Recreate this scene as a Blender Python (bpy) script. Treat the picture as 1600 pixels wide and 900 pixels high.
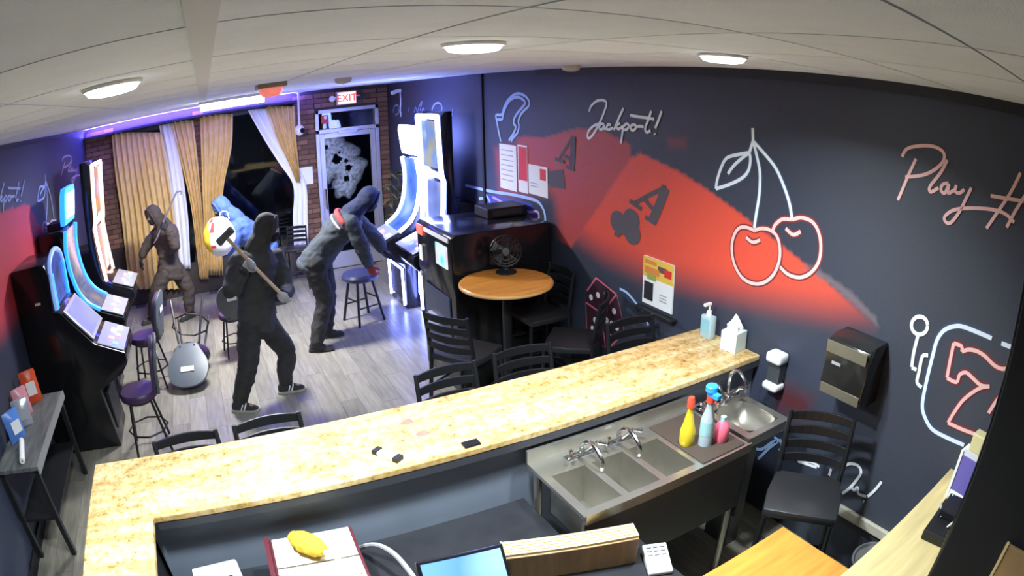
import bpy, bmesh, math, random
import numpy as np
from mathutils import Vector, Matrix, noise
random.seed(7)
for o in list(bpy.data.objects): bpy.data.objects.remove(o)
scene = bpy.context.scene
COL = bpy.context.collection
V = Vector

# ------------------------------------------------------------------ camera (wide security lens)
YAW, PITCH, ROLL, FPX, KD = .4781, -.3134, -.0265, 1.2725*800, .0965
HC = 2.6
CAM = V((0, 0, HC))
_fw = V((math.sin(YAW)*math.cos(PITCH), math.cos(YAW)*math.cos(PITCH), math.sin(PITCH)))
_r = V((math.cos(YAW), -math.sin(YAW), 0)); _u = _r.cross(_fw)
_r2 = _r*math.cos(ROLL)+_u*math.sin(ROLL); _u2 = _u*math.cos(ROLL)-_r*math.sin(ROLL)
cd = bpy.data.cameras.new('security_camera'); cam = bpy.data.objects.new('security_camera', cd); COL.objects.link(cam)
M = Matrix((_r2, _u2, -_fw)).transposed().to_4x4(); M.translation = CAM; cam.matrix_world = M
cd.type = 'PANO'; cd.sensor_width = 36; cd.clip_start = .02
_t = cd.cycles if hasattr(cd, 'cycles') and hasattr(cd.cycles, 'panorama_type') else cd
_S = 1600/36
_t.panorama_type = 'FISHEYE_LENS_POLYNOMIAL'; _t.fisheye_fov = math.pi
_t.fisheye_polynomial_k0 = 0; _t.fisheye_polynomial_k1 = -_S/FPX; _t.fisheye_polynomial_k2 = 0
_t.fisheye_polynomial_k3 = -KD/(FPX*640000)*_S**3; _t.fisheye_polynomial_k4 = 0
scene.camera = cam

# ------------------------------------------------------------------ world, exposure
w = bpy.data.worlds.new('night'); scene.world = w; w.use_nodes = True
w.node_tree.nodes['Background'].inputs[0].default_value = (.012, .016, .03, 1)
w.node_tree.nodes['Background'].inputs[1].default_value = 1.0
scene.view_settings.view_transform = 'Standard'; scene.view_settings.look = 'None'
scene.view_settings.gamma = 1; scene.view_settings.use_curve_mapping = False
scene.view_settings.exposure = 0.4
DISC_W, TUBE_W, LED_E = 44, 125, 24

# ------------------------------------------------------------------ photo pixel -> point on a known plane
def ray(x, y):
    dx, dy = x-800, y-450; r = max(math.hypot(dx, dy), 1e-6)
    th = r/FPX*(1+KD*(r/800)**2); s = math.sin(th)/r
    return _r2*(dx*s)-_u2*(dy*s)+_fw*math.cos(th)
def onz(x, y, z=0.): d = ray(x, y); return CAM+d*((z-HC)/d.z)
XR, XL, YB, ZC, YF = 2.85, -2.0, 9.4, 2.755, -.9
def onx(x, y, X=XR): d = ray(x, y); return CAM+d*(X/d.x)
def ony(x, y, Y): d = ray(x, y); return CAM+d*(Y/d.y)

# ------------------------------------------------------------------ materials
MATS = {}
def mat(name, col=(.5, .5, .5), rough=.5, metal=0., emit=0., ecol=None, trans=0., alpha=1., var=0., vscale=8., bump=0., bscale=60., coat=0., stretch=None, objrand=0.):
    if name in MATS: return MATS[name]
    m = bpy.data.materials.new(name); m.use_nodes = True; nt = m.node_tree; N = nt.nodes; L = nt.links
    b = N['Principled BSDF']
    b.inputs['Base Color'].default_value = (*col, 1); b.inputs['Roughness'].default_value = rough; b.inputs['Metallic'].default_value = metal
    b.inputs['Transmission Weight'].default_value = trans; b.inputs['Alpha'].default_value = alpha; b.inputs['Coat Weight'].default_value = coat
    if emit:
        b.inputs['Emission Color'].default_value = (*(ecol or col), 1); b.inputs['Emission Strength'].default_value = emit
    if var or bump or objrand:
        tc = N.new('ShaderNodeTexCoord'); mp = N.new('ShaderNodeMapping'); L.new(tc.outputs['Object'], mp.inputs[0])
        if stretch: mp.inputs['Scale'].default_value = stretch
    last = None
    if var:
        n = N.new('ShaderNodeTexNoise'); n.inputs['Scale'].default_value = vscale; n.inputs['Detail'].default_value = 5; L.new(mp.outputs[0], n.inputs[0])
        r = N.new('ShaderNodeValToRGB'); L.new(n.outputs[0], r.inputs[0])
        r.color_ramp.elements[0].position = .3; r.color_ramp.elements[1].position = .7
        r.color_ramp.elements[0].color = (*[c*(1-var) for c in col], 1); r.color_ramp.elements[1].color = (*[min(1, c*(1+var)) for c in col], 1)
        last = r.outputs[0]; L.new(last, b.inputs['Base Color'])
    if objrand:
        oi = N.new('ShaderNodeObjectInfo'); hsv = N.new('ShaderNodeHueSaturation'); mr = N.new('ShaderNodeMapRange')
        L.new(oi.outputs['Random'], mr.inputs[0]); mr.inputs[3].default_value = 1-objrand; mr.inputs[4].default_value = 1+objrand
        L.new(mr.outputs[0], hsv.inputs['Value'])
        if last: L.new(last, hsv.inputs['Color'])
        else: hsv.inputs['Color'].default_value = (*col, 1)
        L.new(hsv.outputs[0], b.inputs['Base Color'])
        if stretch:
            ad = N.new('ShaderNodeVectorMath'); ad.operation = 'ADD'; ml = N.new('ShaderNodeMath'); ml.operation = 'MULTIPLY'; ml.inputs[1].default_value = 37
            L.new(oi.outputs['Random'], ml.inputs[0]); L.new(tc.outputs['Object'], ad.inputs[0]); L.new(ml.outputs[0], ad.inputs[1]); L.new(ad.outputs[0], mp.inputs[0])
    if bump:
        n2 = N.new('ShaderNodeTexNoise'); n2.inputs['Scale'].default_value = bscale; n2.inputs['Detail'].default_value = 3; L.new(mp.outputs[0], n2.inputs[0])
        bp = N.new('ShaderNodeBump'); bp.inputs['Strength'].default_value = bump; bp.inputs['Distance'].default_value = .01
        L.new(n2.outputs[0], bp.inputs['Height']); L.new(bp.outputs[0], b.inputs['Normal'])
    MATS[name] = m; return m
def granite():
    m = mat('granite', (.8, .68, .45), .18); nt = m.node_tree; N = nt.nodes; L = nt.links; b = N['Principled BSDF']
    tc = N.new('ShaderNodeTexCoord')
    a = N.new('ShaderNodeTexNoise'); a.inputs['Scale'].default_value = 26; a.inputs['Detail'].default_value = 8; a.inputs['Roughness'].default_value = .75
    c = N.new('ShaderNodeTexNoise'); c.inputs['Scale'].default_value = 2.2; c.inputs['Detail'].default_value = 6; c.inputs['Distortion'].default_value = 1.3
    L.new(tc.outputs['Object'], a.inputs[0])
    mp = N.new('ShaderNodeMapping'); mp.inputs['Scale'].default_value = (.7, 3.2, 1); L.new(tc.outputs['Object'], mp.inputs[0]); L.new(mp.outputs[0], c.inputs[0])
    r = N.new('ShaderNodeValToRGB'); e = r.color_ramp.elements; L.new(a.outputs[0], r.inputs[0])
    e[0].position = .32; e[0].color = (.17, .10, .05, 1); e[1].position = .70; e[1].color = (.90, .78, .55, 1)
    k = e.new(.41); k.color = (.58, .40, .17, 1); k = e.new(.5); k.color = (.76, .58, .30, 1)
    r2 = N.new('ShaderNodeValToRGB'); L.new(c.outputs[0], r2.inputs[0]); r2.color_ramp.elements[0].position = .38; r2.color_ramp.elements[0].color = (.66, .48, .24, 1)
    r2.color_ramp.elements[1].position = .6; r2.color_ramp.elements[1].color = (1, .96, .86, 1)
    mx = N.new('ShaderNodeMixRGB'); mx.blend_type = 'MULTIPLY'; mx.inputs[0].default_value = .75
    L.new(r.outputs[0], mx.inputs[1]); L.new(r2.outputs[0], mx.inputs[2]); L.new(mx.outputs[0], b.inputs['Base Color'])
    return m
def vcol_mat(name, rough=.55):
    m = mat(name, (.1, .1, .1), rough, bump=.12, bscale=90); nt = m.node_tree
    a = nt.nodes.new('ShaderNodeVertexColor'); a.layer_name = 'paint'; nt.links.new(a.outputs[0], nt.nodes['Principled BSDF'].inputs['Base Color']); return m

# ------------------------------------------------------------------ mesh builder
class MB:
    def __init__(s): s.v = []; s.f = []; s.m = []; s.cur = 0
    def add(s, vs, fs):
        b = len(s.v); s.v += [tuple(q) for q in vs]; s.f += [tuple(b+i for i in f) for f in fs]; s.m += [s.cur]*len(fs); return s
    def box(s, x0, y0, z0, x1, y1, z1):
        x0, x1 = min(x0, x1), max(x0, x1); y0, y1 = min(y0, y1), max(y0, y1); z0, z1 = min(z0, z1), max(z0, z1)
        return s.add([(x0,y0,z0),(x1,y0,z0),(x1,y1,z0),(x0,y1,z0),(x0,y0,z1),(x1,y0,z1),(x1,y1,z1),(x0,y1,z1)],
              [(0,3,2,1),(4,5,6,7),(0,1,5,4),(1,2,6,5),(2,3,7,6),(3,0,4,7)])
    def obox(s, c, a, b, n):   # centre, three half-axis vectors
        c, a, b, n = V(c), V(a), V(b), V(n)
        if a.cross(b).dot(n) < 0: a = -a
        P = [c-a-b-n, c+a-b-n, c+a+b-n, c-a+b-n, c-a-b+n, c+a-b+n, c+a+b+n, c-a+b+n]
        return s.add(P, [(0,3,2,1),(4,5,6,7),(0,1,5,4),(1,2,6,5),(2,3,7,6),(3,0,4,7)])
    def rings(s, R, cap=True, closed=False):
        n = len(R[0]); vs = [q for r in R for q in r]; fs = []
        for i in range(len(R)-(0 if closed else 1)):
            a, b = i*n, ((i+1) % len(R))*n
            for j in range(n): fs.append((a+j, a+(j+1) % n, b+(j+1) % n, b+j))
        if cap and not closed: fs.append(tuple(range(n-1, -1, -1))); fs.append(tuple((len(R)-1)*n+j for j in range(n)))
        return s.add(vs, fs)
    def tube(s, pts, r, n=8, sub=0, closed=False, flat=1.):
        P = [V(q) for q in pts]; R = list(r) if hasattr(r, '__len__') else [r]*len(P)
        if sub: P, R = spline(P, R, sub, closed)
        rg = []; prev = None; m = len(P)
        for i in range(m):
            t = (P[(i+1) % m]-P[i-1]) if closed else (P[min(i+1, m-1)]-P[max(i-1, 0)])
            t = t.normalized() if t.length > 1e-9 else V((0,0,1))
            if prev is None: a = t.orthogonal().normalized()
            else:
                a = prev-t*prev.dot(t); a = a.normalized() if a.length > 1e-6 else t.orthogonal().normalized()
            prev = a; b = t.cross(a)
            rg.append([P[i]+(a*math.cos(k*2*math.pi/n)+b*math.sin(k*2*math.pi/n)*flat)*R[i] for k in range(n)])
        return s.rings(rg, True, closed)
    def cyl(s, p0, p1, r0, r1=None, n=16): return s.tube([p0, p1], [r0, r0 if r1 is None else r1], n)
    def lathe(s, prof, c=(0,0,0), n=24, ax=None):
        c = V(c); ax = V(ax or (0,0,1)).normalized(); a = ax.orthogonal().normalized(); b = ax.cross(a)
        return s.rings([[c+ax*z+(a*math.cos(k*2*math.pi/n)+b*math.sin(k*2*math.pi/n))*r for k in range(n)] for r, z in prof])
    def ell(s, c, rx, ry, rz, n=16, m=10):   # ellipsoid with axis vectors
        c, rx, ry, rz = V(c), V(rx), V(ry), V(rz)
        return s.rings([[c+rz*math.cos(t)*-1+(rx*math.cos(k*2*math.pi/n)+ry*math.sin(k*2*math.pi/n))*max(math.sin(t), .02) for k in range(n)] for t in [math.pi*i/m for i in range(m+1)]])
    def prism(s, poly, f, w0, w1):
        n = len(poly); return s.add([f(u, v, w0) for u, v in poly]+[f(u, v, w1) for u, v in poly],
            [tuple(range(n-1, -1, -1)), tuple(range(n, 2*n))]+[(i, (i+1) % n, n+(i+1) % n, n+i) for i in range(n)])
    def mesh(s, name):
        me = bpy.data.meshes.new(name); me.from_pydata(s.v, [], s.f); me.update(); return me
    def build(s, name, mats, parent=None, world=False, smooth=False, bevel=0., recalc=True, seg=2, keep=None):
        if world and parent is not None:
            o_ = V(parent.location); s.v = [tuple(V(q)-o_) for q in s.v]
        me = s.mesh(name); mats = mats if isinstance(mats, (list, tuple)) else [mats]
        for m in mats: me.materials.append(m)
        me.polygons.foreach_set('material_index', s.m)
        bm = bmesh.new(); bm.from_mesh(me)
        if recalc: bmesh.ops.recalc_face_normals(bm, faces=bm.faces)
        if bevel:
            es = [e for e in bm.edges if len(e.link_faces) == 2 and e.calc_face_angle(0) > .6]
            bmesh.ops.bevel(bm, geom=es, offset=bevel, segments=seg, affect='EDGES', profile=.5, clamp_overlap=True)
        bm.to_mesh(me); bm.free()
        if smooth:
            me.polygons.foreach_set('use_smooth', [True]*len(me.polygons))
            if smooth != 2: me.set_sharp_from_angle(angle=math.radians(40))
        o = bpy.data.objects.new(name, me); COL.objects.link(o)
        if parent is not None: o.parent = parent
        return o
def spline(P, R, sub, closed=False):
    m = len(P); Q = []; S = []
    g = (lambda i: P[i % m]) if closed else (lambda i: P[max(0, min(m-1, i))])
    h = (lambda i: R[i % m]) if closed else (lambda i: R[max(0, min(m-1, i))])
    for i in range(m if closed else m-1):
        for k in range(sub):
            t = k/sub; a, b, c, d = g(i-1), g(i), g(i+1), g(i+2)
            Q.append(.5*((2*b)+(c-a)*t+(2*a-5*b+4*c-d)*t*t+(3*b-a-3*c+d)*t**3)); S.append(h(i)*(1-t)+h(i+1)*t)
    if not closed: Q.append(P[-1]); S.append(R[-1])
    return Q, S
def tag(o, label=None, cat=None, group=None, kind=None):
    if label: o['label'] = label
    if cat: o['category'] = cat
    if group: o['group'] = group
    if kind: o['kind'] = kind
    return o
def thing(name, label, cat, loc=(0,0,0), rz=0., group=None):
    o = bpy.data.objects.new(name, None); COL.objects.link(o); o.location = loc; o.rotation_euler = (0, 0, rz); o.empty_display_size = .1
    return tag(o, label, cat, group)
def copy_tree(o, parent=None):
    c = o.copy(); COL.objects.link(c); c.parent = parent
    for ch in o.children: copy_tree(ch, c)
    return c
def structure(o): o['kind'] = 'structure'; return o

# ------------------------------------------------------------------ materials used
M_tile = mat('ceiling_tile', (.87, .92, .97), .9, var=.03, vscale=5, bump=.25, bscale=120, objrand=.04)
M_grid = mat('ceiling_grid', (.12, .12, .12), .7)
M_strip = mat('ceiling_strip', (.74, .75, .76), .7)
M_plank = mat('vinyl_plank', (.27, .25, .20), .3, var=.22, vscale=3.5, stretch=(9, 1.0, 1), objrand=.16)
M_gap = mat('floor_gap', (.10, .085, .07), .8)
M_mural = vcol_mat('mural_paint')
M_black = mat('black_paint', (.012, .012, .014), .5)
M_blackg = mat('black_gloss', (.01, .01, .012), .16)
M_blackm = mat('black_metal', (.018, .018, .02), .38, metal=.3)
M_rubber = mat('black_rubber', (.02, .02, .02), .75)
M_brick = mat('brick', (.24, .125, .075), .85, var=.3, vscale=18, bump=.5, bscale=70, objrand=.35)
M_mortar = mat('mortar', (.075, .06, .05), .95)
M_alu = mat('aluminium', (.62, .62, .64), .4, metal=.55)
M_steel = mat('stainless_steel', (.55, .52, .46), .3, metal=.9, var=.12, vscale=4)
M_chrome = mat('chrome', (.75, .75, .76), .14, metal=1.)
M_glass = mat('window_glass', (.9, .95, 1.), .03, trans=1.)
M_gold = mat('gold_curtain_cloth', (.78, .56, .22), .85, var=.1, vscale=10)
M_sheer = mat('white_sheer_cloth', (.92, .93, .95), .8)
M_white = mat('white_plastic', (.85, .85, .84), .4)
M_paper = mat('white_paper', (.9, .9, .88), .8)
M_red = mat('red_print', (.75, .03, .02), .6)
M_granite = granite()
M_wood = mat('orange_wood', (.72, .29, .05), .3, var=.18, vscale=3, stretch=(1, 8, 1))
M_oak = mat('pale_wood', (.72, .56, .26), .45, var=.14, vscale=3, stretch=(1, 9, 1))
M_brownwood = mat('brown_wood', (.36, .22, .10), .5, var=.2, vscale=3, stretch=(9, 1, 1))
M_led = mat('led_white', (.8, .85, 1), .5, emit=LED_E, ecol=(.22, .28, 1))
M_ledblue = mat('led_blue', (.05, .3, 1), .4, emit=2.2, ecol=(.012, .16, 1))
M_ledred = mat('led_warm_white', (1, .7, .65), .4, emit=4, ecol=(1, .55, .5))

# ------------------------------------------------------------------ floor of planks
PW, PL = .18, 1.22
fl = structure(MB().box(XL-.02, YF, -.03, XR+.02, YB, -.004).build('floor', M_gap))
pm = MB().box(-PW/2+.0012, -PL/2+.0012, -.004, PW/2-.0012, PL/2-.0012, 0).build('plank', M_plank, fl)
pme = pm.data; first = True; nx = int((XR-XL)/PW)+1
for i in range(nx):
    x = XL+PW*(i+.5)
    if x > XR: break
    off = (i*.43) % 1*PL
    for j in range(-1, 9):
        y = YF+off+PL*(j+.5)
        if y < YF-.2 or y > YB+.2: continue
        if first: o = pm; first = False
        else: o = bpy.data.objects.new('plank', pme); COL.objects.link(o); o.parent = fl
        y0, y1 = max(YF, y-PL/2), min(YB, y+PL/2); o.location = (x, (y0+y1)/2, 0)
        o.scale = (1, (y1-y0)/PL, 1)
# ------------------------------------------------------------------ ceiling of tiles
ce = structure(MB().box(XL-.02, YF, ZC+.004, XR+.02, YB+.02, ZC+.06).build('ceiling', M_grid))
xs = [XL]+[-.013+.585*k for k in range(-3, 5)]+[XR]
ys = [YF]+[.389+.622*k for k in range(-1, 15)]+[YB]
xs = [q for q in xs if XL-1e-6 <= q <= XR+1e-6]
tm = MB().box(-.5, -.5, -.5, .5, .5, .5).mesh('ceiling_tile'); tm.materials.append(M_tile)
for a, b in zip(xs, xs[1:]):
    for c, d in zip(ys, ys[1:]):
        if b-a < .05 or d-c < .05: continue
        o = bpy.data.objects.new('ceiling_tile', tm); COL.objects.link(o); o.parent = ce
        g = .0055; o.location = ((a+b)/2, (c+d)/2, ZC+.002); o.scale = (b-a-2*g, d-c-2*g, .012)
MB().box(-.03, YF, ZC-.010, .022, YB, ZC-.004).build('ceiling_runner', M_strip, ce)
# ------------------------------------------------------------------ mural walls: painted colour per vertex on a fine grid
def seg_dist(P, a, b):
    ab = b-a; t = np.clip(((P-a)@ab)/(ab@ab), 0, 1); return np.linalg.norm(P-(a+t[:, None]*ab), axis=1)
def inside(P, poly):
    r = np.zeros(len(P), bool); n = len(poly)
    for i in range(n):
        (x0, y0), (x1, y1) = poly[i], poly[(i+1) % n]
        c = (y0 > P[:, 1]) != (y1 > P[:, 1])
        with np.errstate(divide='ignore', invalid='ignore'): xx = (x1-x0)*(P[:, 1]-y0)/(y1-y0)+x0
        r ^= c & (P[:, 0] < xx)
    return r
def sm(x): x = np.clip(x, 0, 1); return x*x*(3-2*x)
def mural_wall(name, X, sign, shapes, step=.02):
    ny = int((YB-YF)/step)+1; nz = int(ZC/step)+1
    yy = np.linspace(YF, YB, ny); zz = np.linspace(0, ZC, nz)
    Yg, Zg = np.meshgrid(yy, zz, indexing='ij'); P = np.c_[Yg.ravel(), Zg.ravel()]
    nv = np.array([noise.noise((a*.8, b*.8, X)) for a, b in P])
    base = np.array([.036, .043, .068])[None]*(1+.35*nv[:, None])
    nv2 = np.array([noise.noise((a*.55+9, b*.75, X+4)) for a, b in P]); base += np.array([.02, .02, .018])[None]*sm(nv2*1.6)[:, None]
    for poly, fade, col, w_ in shapes:
        Q = np.array(poly); i = inside(P, Q); n = len(Q)
        dall = np.min([seg_dist(P, Q[k], Q[(k+1) % n]) for k in range(n)], axis=0)
        a = np.where(i, sm(.5+dall/.05), sm(.5-dall/.05))
        if fade:
            df = np.min([seg_dist(P, Q[k], Q[(k+1) % n]) for k in fade], axis=0); a = a*np.where(i, sm(df/w_), 0)
        base = base*(1-a[:, None])+np.array(col)[None]*a[:, None]
    vs = [(X, a, b) for a, b in P]; fs = []
    for i in range(ny-1):
        for j in range(nz-1):
            k = i*nz+j; q = (k, k+1, k+nz+1, k+nz); fs.append(q if sign > 0 else q[::-1])
    # back shell gives the wall its thickness
    me = bpy.data.meshes.new(name); b = len(vs); X2 = X+sign*.12
    vs += [(X2, YF, 0), (X2, YB, 0), (X2, YB, ZC), (X2, YF, ZC)]; fs.append((b, b+1, b+2, b+3))
    me.from_pydata(vs, [], fs); me.update()
    ca = me.color_attributes.new('paint', 'FLOAT_COLOR', 'POINT')
    c4 = np.ones((len(vs), 4), np.float32); c4[:len(base), :3] = base; c4[len(base):, :3] = .03
    ca.data.foreach_set('color', c4.ravel()); me.materials.append(M_mural)
    o = bpy.data.objects.new(name, me); COL.objects.link(o); return structure(o)
def wp(pts, X=XR): return [(onx(a, b, X).y, onx(a, b, X).z) for a, b in pts]
RED = (.78, .085, .045)
card1 = wp([(766, 222), (800, 212), (850, 214), (900, 200), (945, 205), (985, 225), (985, 250), (893, 388), (866, 372), (858, 320), (775, 318)])
card2 = wp([(890, 388), (985, 246), (1000, 238), (1062, 268), (1110, 298), (1180, 350), (1240, 397), (1300, 447), (1372, 512), (1366, 532), (1300, 528), (1200, 508), (1100, 485), (1000, 455), (940, 425)])
band = wp([(1245, 412), (1268, 412), (1330, 455), (1372, 498), (1372, 512), (1300, 447)])
sq = wp([(1035, 205), (1080, 208), (1078, 240), (1040, 240)])
sq2 = wp([(1395, 440), (1420, 435), (1440, 500), (1400, 505)])
red_patch = wp([(1195, 560), (1290, 610), (1275, 680), (1200, 660)])
wall_r = mural_wall('wall_right', XR, 1, [(card1, [0, 8, 9, 10], (.46, .06, .05), .22), (sq, [0, 1, 2, 3], (.26, .05, .05), .12), (sq2, [0, 1, 2, 3], (.07, .045, .045), .2), (card2, [9, 10, 11, 12, 13, 14], RED, .34), (band, [0], (.17, .13, .15), .03), (red_patch, [0, 1, 2, 3], (.11, .02, .025), .2)])
lred = wp([(-30, 340), (20, 325), (45, 318), (60, 350), (78, 360), (82, 405), (60, 440), (30, 520), (-30, 600)], XL)
wall_l = mural_wall('wall_left', XL, -1, [(lred, [5, 6, 7], (.55, .05, .06), .25)], .03)
M_nb = mat('mural_blue_white', (.86, .93, 1.), .6); M_nw = mat('mural_white', (.93, .94, .97), .6); M_np = mat('mural_pink', (.98, .58, .55), .6)
M_nblue = mat('mural_blue', (.42, .60, .95), .6); M_halo_r = mat('mural_red_halo', (.24, .03, .035), .7); M_halo_b = mat('mural_blue_halo', (.05, .08, .16), .7); M_ink = mat('mural_slate', (.10, .085, .10), .7); M_mar = mat('mural_maroon', (.045, .008, .018), .7); M_rose = mat('mural_rose', (.72, .16, .26), .6); M_dim = mat('mural_faded_blue', (.30, .36, .62), .6)
def ribbon(mb, pts, width, X=XR, lift=.002, sgn=-1):
    """flat painted stroke on a side wall: pts = (y,z)"""
    P = [V((X+sgn*lift, a, b)) for a, b in pts]
    if len(P) > 2: P, _ = spline(P, [1]*len(P), 4)
    nrm = V((sgn, 0, 0)); L_, R_ = [], []
    for i in range(len(P)):
        t = (P[min(i+1, len(P)-1)]-P[max(i-1, 0)])
        t = t.normalized() if t.length > 1e-9 else V((0, 1, 0))
        s = nrm.cross(t)*(width/2); L_.append(P[i]-s); R_.append(P[i]+s)
    n = len(P); mb.add(L_+R_, [(i, i+1, n+i+1, n+i) for i in range(n-1)])
    return mb
def strokes(name, S, ox, oy, sc, width, m, wall=wall_r, X=XR, lift=.002, sgn=-1, label=None, halo=None, hw=1.9):
    mb = MB(); hb = MB()
    for i, st in enumerate(S):
        q = wp([(ox+a/sc, oy+b/sc) for a, b in st], X); ribbon(mb, q, width, X, lift+.0022+.0003*i, sgn)
        if halo: ribbon(hb, q, width*hw, X, lift-.001+.0002*i, sgn)
    o = mb.build(name, m, wall, recalc=False)
    if label: o['label'] = label
    if halo: hb.build(name+'_glow', halo, wall, recalc=False)
    return o
def blobs(name, C, r, ox, oy, sc, m, wall=wall_r, X=XR, lift=.004, sgn=-1, asp=1.):
    mb = MB()
    for i, (a, b) in enumerate(C):
        y, z = wp([(ox+a/sc, oy+b/sc)], X)[0]
        mb.add([(X+sgn*(lift+.0006*i), y+r*asp*math.cos(t*math.pi/8), z+r*math.sin(t*math.pi/8)) for t in range(16)], [tuple(range(16))])
    return mb.build(name, m, wall, recalc=False)
def patch(name, pts, m, wall=wall_r, X=XR, lift=.002, sgn=-1):
    q = wp(pts, X); return MB().add([(X+sgn*lift, a, b) for a, b in q], [tuple(range(len(q)))]).build(name, m, wall, recalc=False)
# Jackpot! lettering
JACK = [[(815,245),(830,205),(870,170),(915,165),(938,185),(925,235),(900,300),(870,360),(840,410),(815,432),(803,420),(810,385),(840,350),(880,330)],
 [(922,335),(900,330),(888,350),(892,370),(910,365),(922,335)], [(922,338),(922,365),(940,360)], [(970,338),(950,335),(940,355),(948,372),(985,358)], [(1058,220),(1030,280),(1000,350),(990,375)], [(1034,325),(1008,345),(1022,368),(1050,350)],
 [(1057,340),(1050,400),(1040,468)], [(1055,352),(1080,330),(1096,345),(1082,370),(1060,372)], [(1130,335),(1112,345),(1110,368),(1128,376),(1146,360),(1142,340),(1130,335)], [(1146,350),(1175,348),(1200,350)],
 [(1254,240),(1235,300),(1212,360),(1222,390),(1250,378)], [(1105,270),(1160,280),(1220,288),(1275,298)], [(1328,240),(1304,310),(1282,362)], [(1277,398),(1281,408)]]
strokes('jackpot_lettering', JACK, 740, 120, 4.5, .022, M_nb, label='white script reading Jackpot! painted on the dark wall')
strokes('painted_hand', [[(195,455),(180,390),(165,310),(160,270),(200,265),(215,220),(240,170),(280,130),(320,118),(365,135),(392,170),(390,205),(360,235),(335,265),(318,310),(322,350),(310,395),(280,430),(265,455)],
 [(205,300),(215,250),(235,200),(265,160),(310,142),(350,160),(365,185),(345,215),(315,250),(290,290),(285,330),(300,350),(285,395),(250,450)], [(160,300),(205,300)]], 740, 120, 4.5, .028, M_nblue, label='blue outline shape painted above the notices')
# aces and clubs on the painted cards
strokes('painted_ace', [[(600,585),(650,500),(702,420)]], 740, 120, 4.5, .03, M_ink, lift=.0)
strokes('painted_ace', [[(702,420),(700,530),(690,650)]], 740, 120, 4.5, .075, M_ink, lift=.0015)
strokes('painted_ace', [[(640,555),(695,590)], [(575,575),(640,600)], [(650,630),(712,655)]], 740, 120, 4.5, .03, M_ink, lift=.003)
patch('painted_spade', [(853,268),(880,265),(884,295),(862,293),(855,285)], M_ink, lift=.003)
strokes('painted_ace', [[(455,148),(380,182),(310,222)]], 880, 240, 2.812, .035, M_ink, lift=.0)
strokes('painted_ace', [[(452,148),(424,225),(392,300)]], 880, 240, 2.812, .085, M_ink, lift=.0015)
strokes('painted_ace', [[(352,192),(410,262)], [(293,206),(345,244)], [(362,278),(408,306)]], 880, 240, 2.812, .032, M_ink, lift=.003)
blobs('painted_club', [(242,300),(300,293),(304,350),(282,318)], .085, 880, 240, 2.812, M_ink, asp=1.15, lift=.003)
strokes('painted_club_stem', [[(290,320),(262,342),(235,358)], [(228,350),(248,362)]], 880, 240, 2.812, .03, M_ink, lift=.004)
# cherries
CHST = [[(290,120),(292,180)], [(292,180),(275,235)], [(275,235),(220,245),(170,260),(145,300),(125,360),(118,405)], [(118,405),(180,385),(240,355),(270,320),(280,270),(275,235)], [(275,235),(230,270),(195,305),(175,335)],
 [(292,180),(310,250),(325,330),(322,430),(308,520),(298,588)], [(292,180),(350,245),(400,310),(440,400),(465,480),(475,545)]]
strokes('cherry_stems', CHST, 1080, 160, 3., .021, M_nb, halo=M_halo_b, label='pale blue painted cherry stems and leaf')
CHOU = [[(298,600),(260,585),(225,590),(200,630),(192,690),(205,760),(240,820),(290,848),(340,845),(385,810),(412,750),(418,690),(405,630),(375,600),(335,590),(298,600)], [(260,632),(290,655),(325,645)],
 [(382,612),(395,575),(430,547),(475,548),(520,540),(570,560),(600,610),(610,680),(598,750),(560,800),(510,820),(455,805),(418,770)], [(445,590),(480,620),(515,605)]]
strokes('cherry_outlines', CHOU, 1080, 160, 3., .021, M_np, halo=M_halo_r, label='pink outlines of two painted cherries')
PLAY = [[(990,255),(1010,220),(1060,205),(1130,205),(1180,230),(1185,270),(1150,310),(1090,340),(1005,350)], [(1055,265),(1020,340),(995,400),(970,458)], [(1202,270),(1170,330),(1120,395),(1125,420),(1160,400)], [(1208,378),(1180,385),(1172,410),(1190,425),(1210,380)], [(1210,385),(1205,425),(1235,410)],
 [(1245,388),(1238,415),(1258,425),(1282,408)], [(1315,400),(1290,450),(1260,510),(1220,562),(1195,560),(1190,535),(1230,505),(1300,495),(1400,500),(1470,520),(1515,562)], [(1545,330),(1500,420),(1440,510),(1385,590)], [(1570,430),(1520,510),(1480,585)], [(1405,437),(1480,450),(1560,462)]]
strokes('play_lettering', PLAY, 1080, 160, 3., .017, M_np, label='pink script reading Play H painted on the dark wall')
# painted slot machine with sevens
strokes('painted_slot_frame', [[(750,265),(680,235),(620,212),(580,208),(530,225),(495,270),(475,340),(455,420),(435,510),(425,580),(435,630),(470,690),(540,730),(620,765)], [(795,288),(870,318),(940,350)]], 1300, 440, 3., .022, M_nb, halo=M_halo_b, label='pale blue rounded frame of the painted slot machine')
strokes('painted_seven', [[(845,400),(800,408),(760,390),(720,350),(680,325),(640,318),(610,328)], [(610,328),(608,302),(572,288)], [(572,288),(555,370),(540,450)], [(540,450),(585,470),(600,435),(630,425),(660,450),(700,485),(740,490)], [(740,490),(690,500),(620,550),(575,610),(545,660)], [(545,660),(610,690),(690,720)], [(820,500),(770,560),(735,615)]], 1300, 440, 3., .02, M_np, halo=M_halo_r, label='pink outlined number seven painted on the wall')
strokes('painted_lever', [[(412+38*math.cos(t*.6283), 205+42*math.sin(t*.6283)) for t in range(11)], [(405,250),(385,330),(375,400)], [(375,402),(398,412)], [(452,345),(425,350),(410,420),(400,470),(422,495)]], 1300, 440, 3., .021, M_nw)
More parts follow.
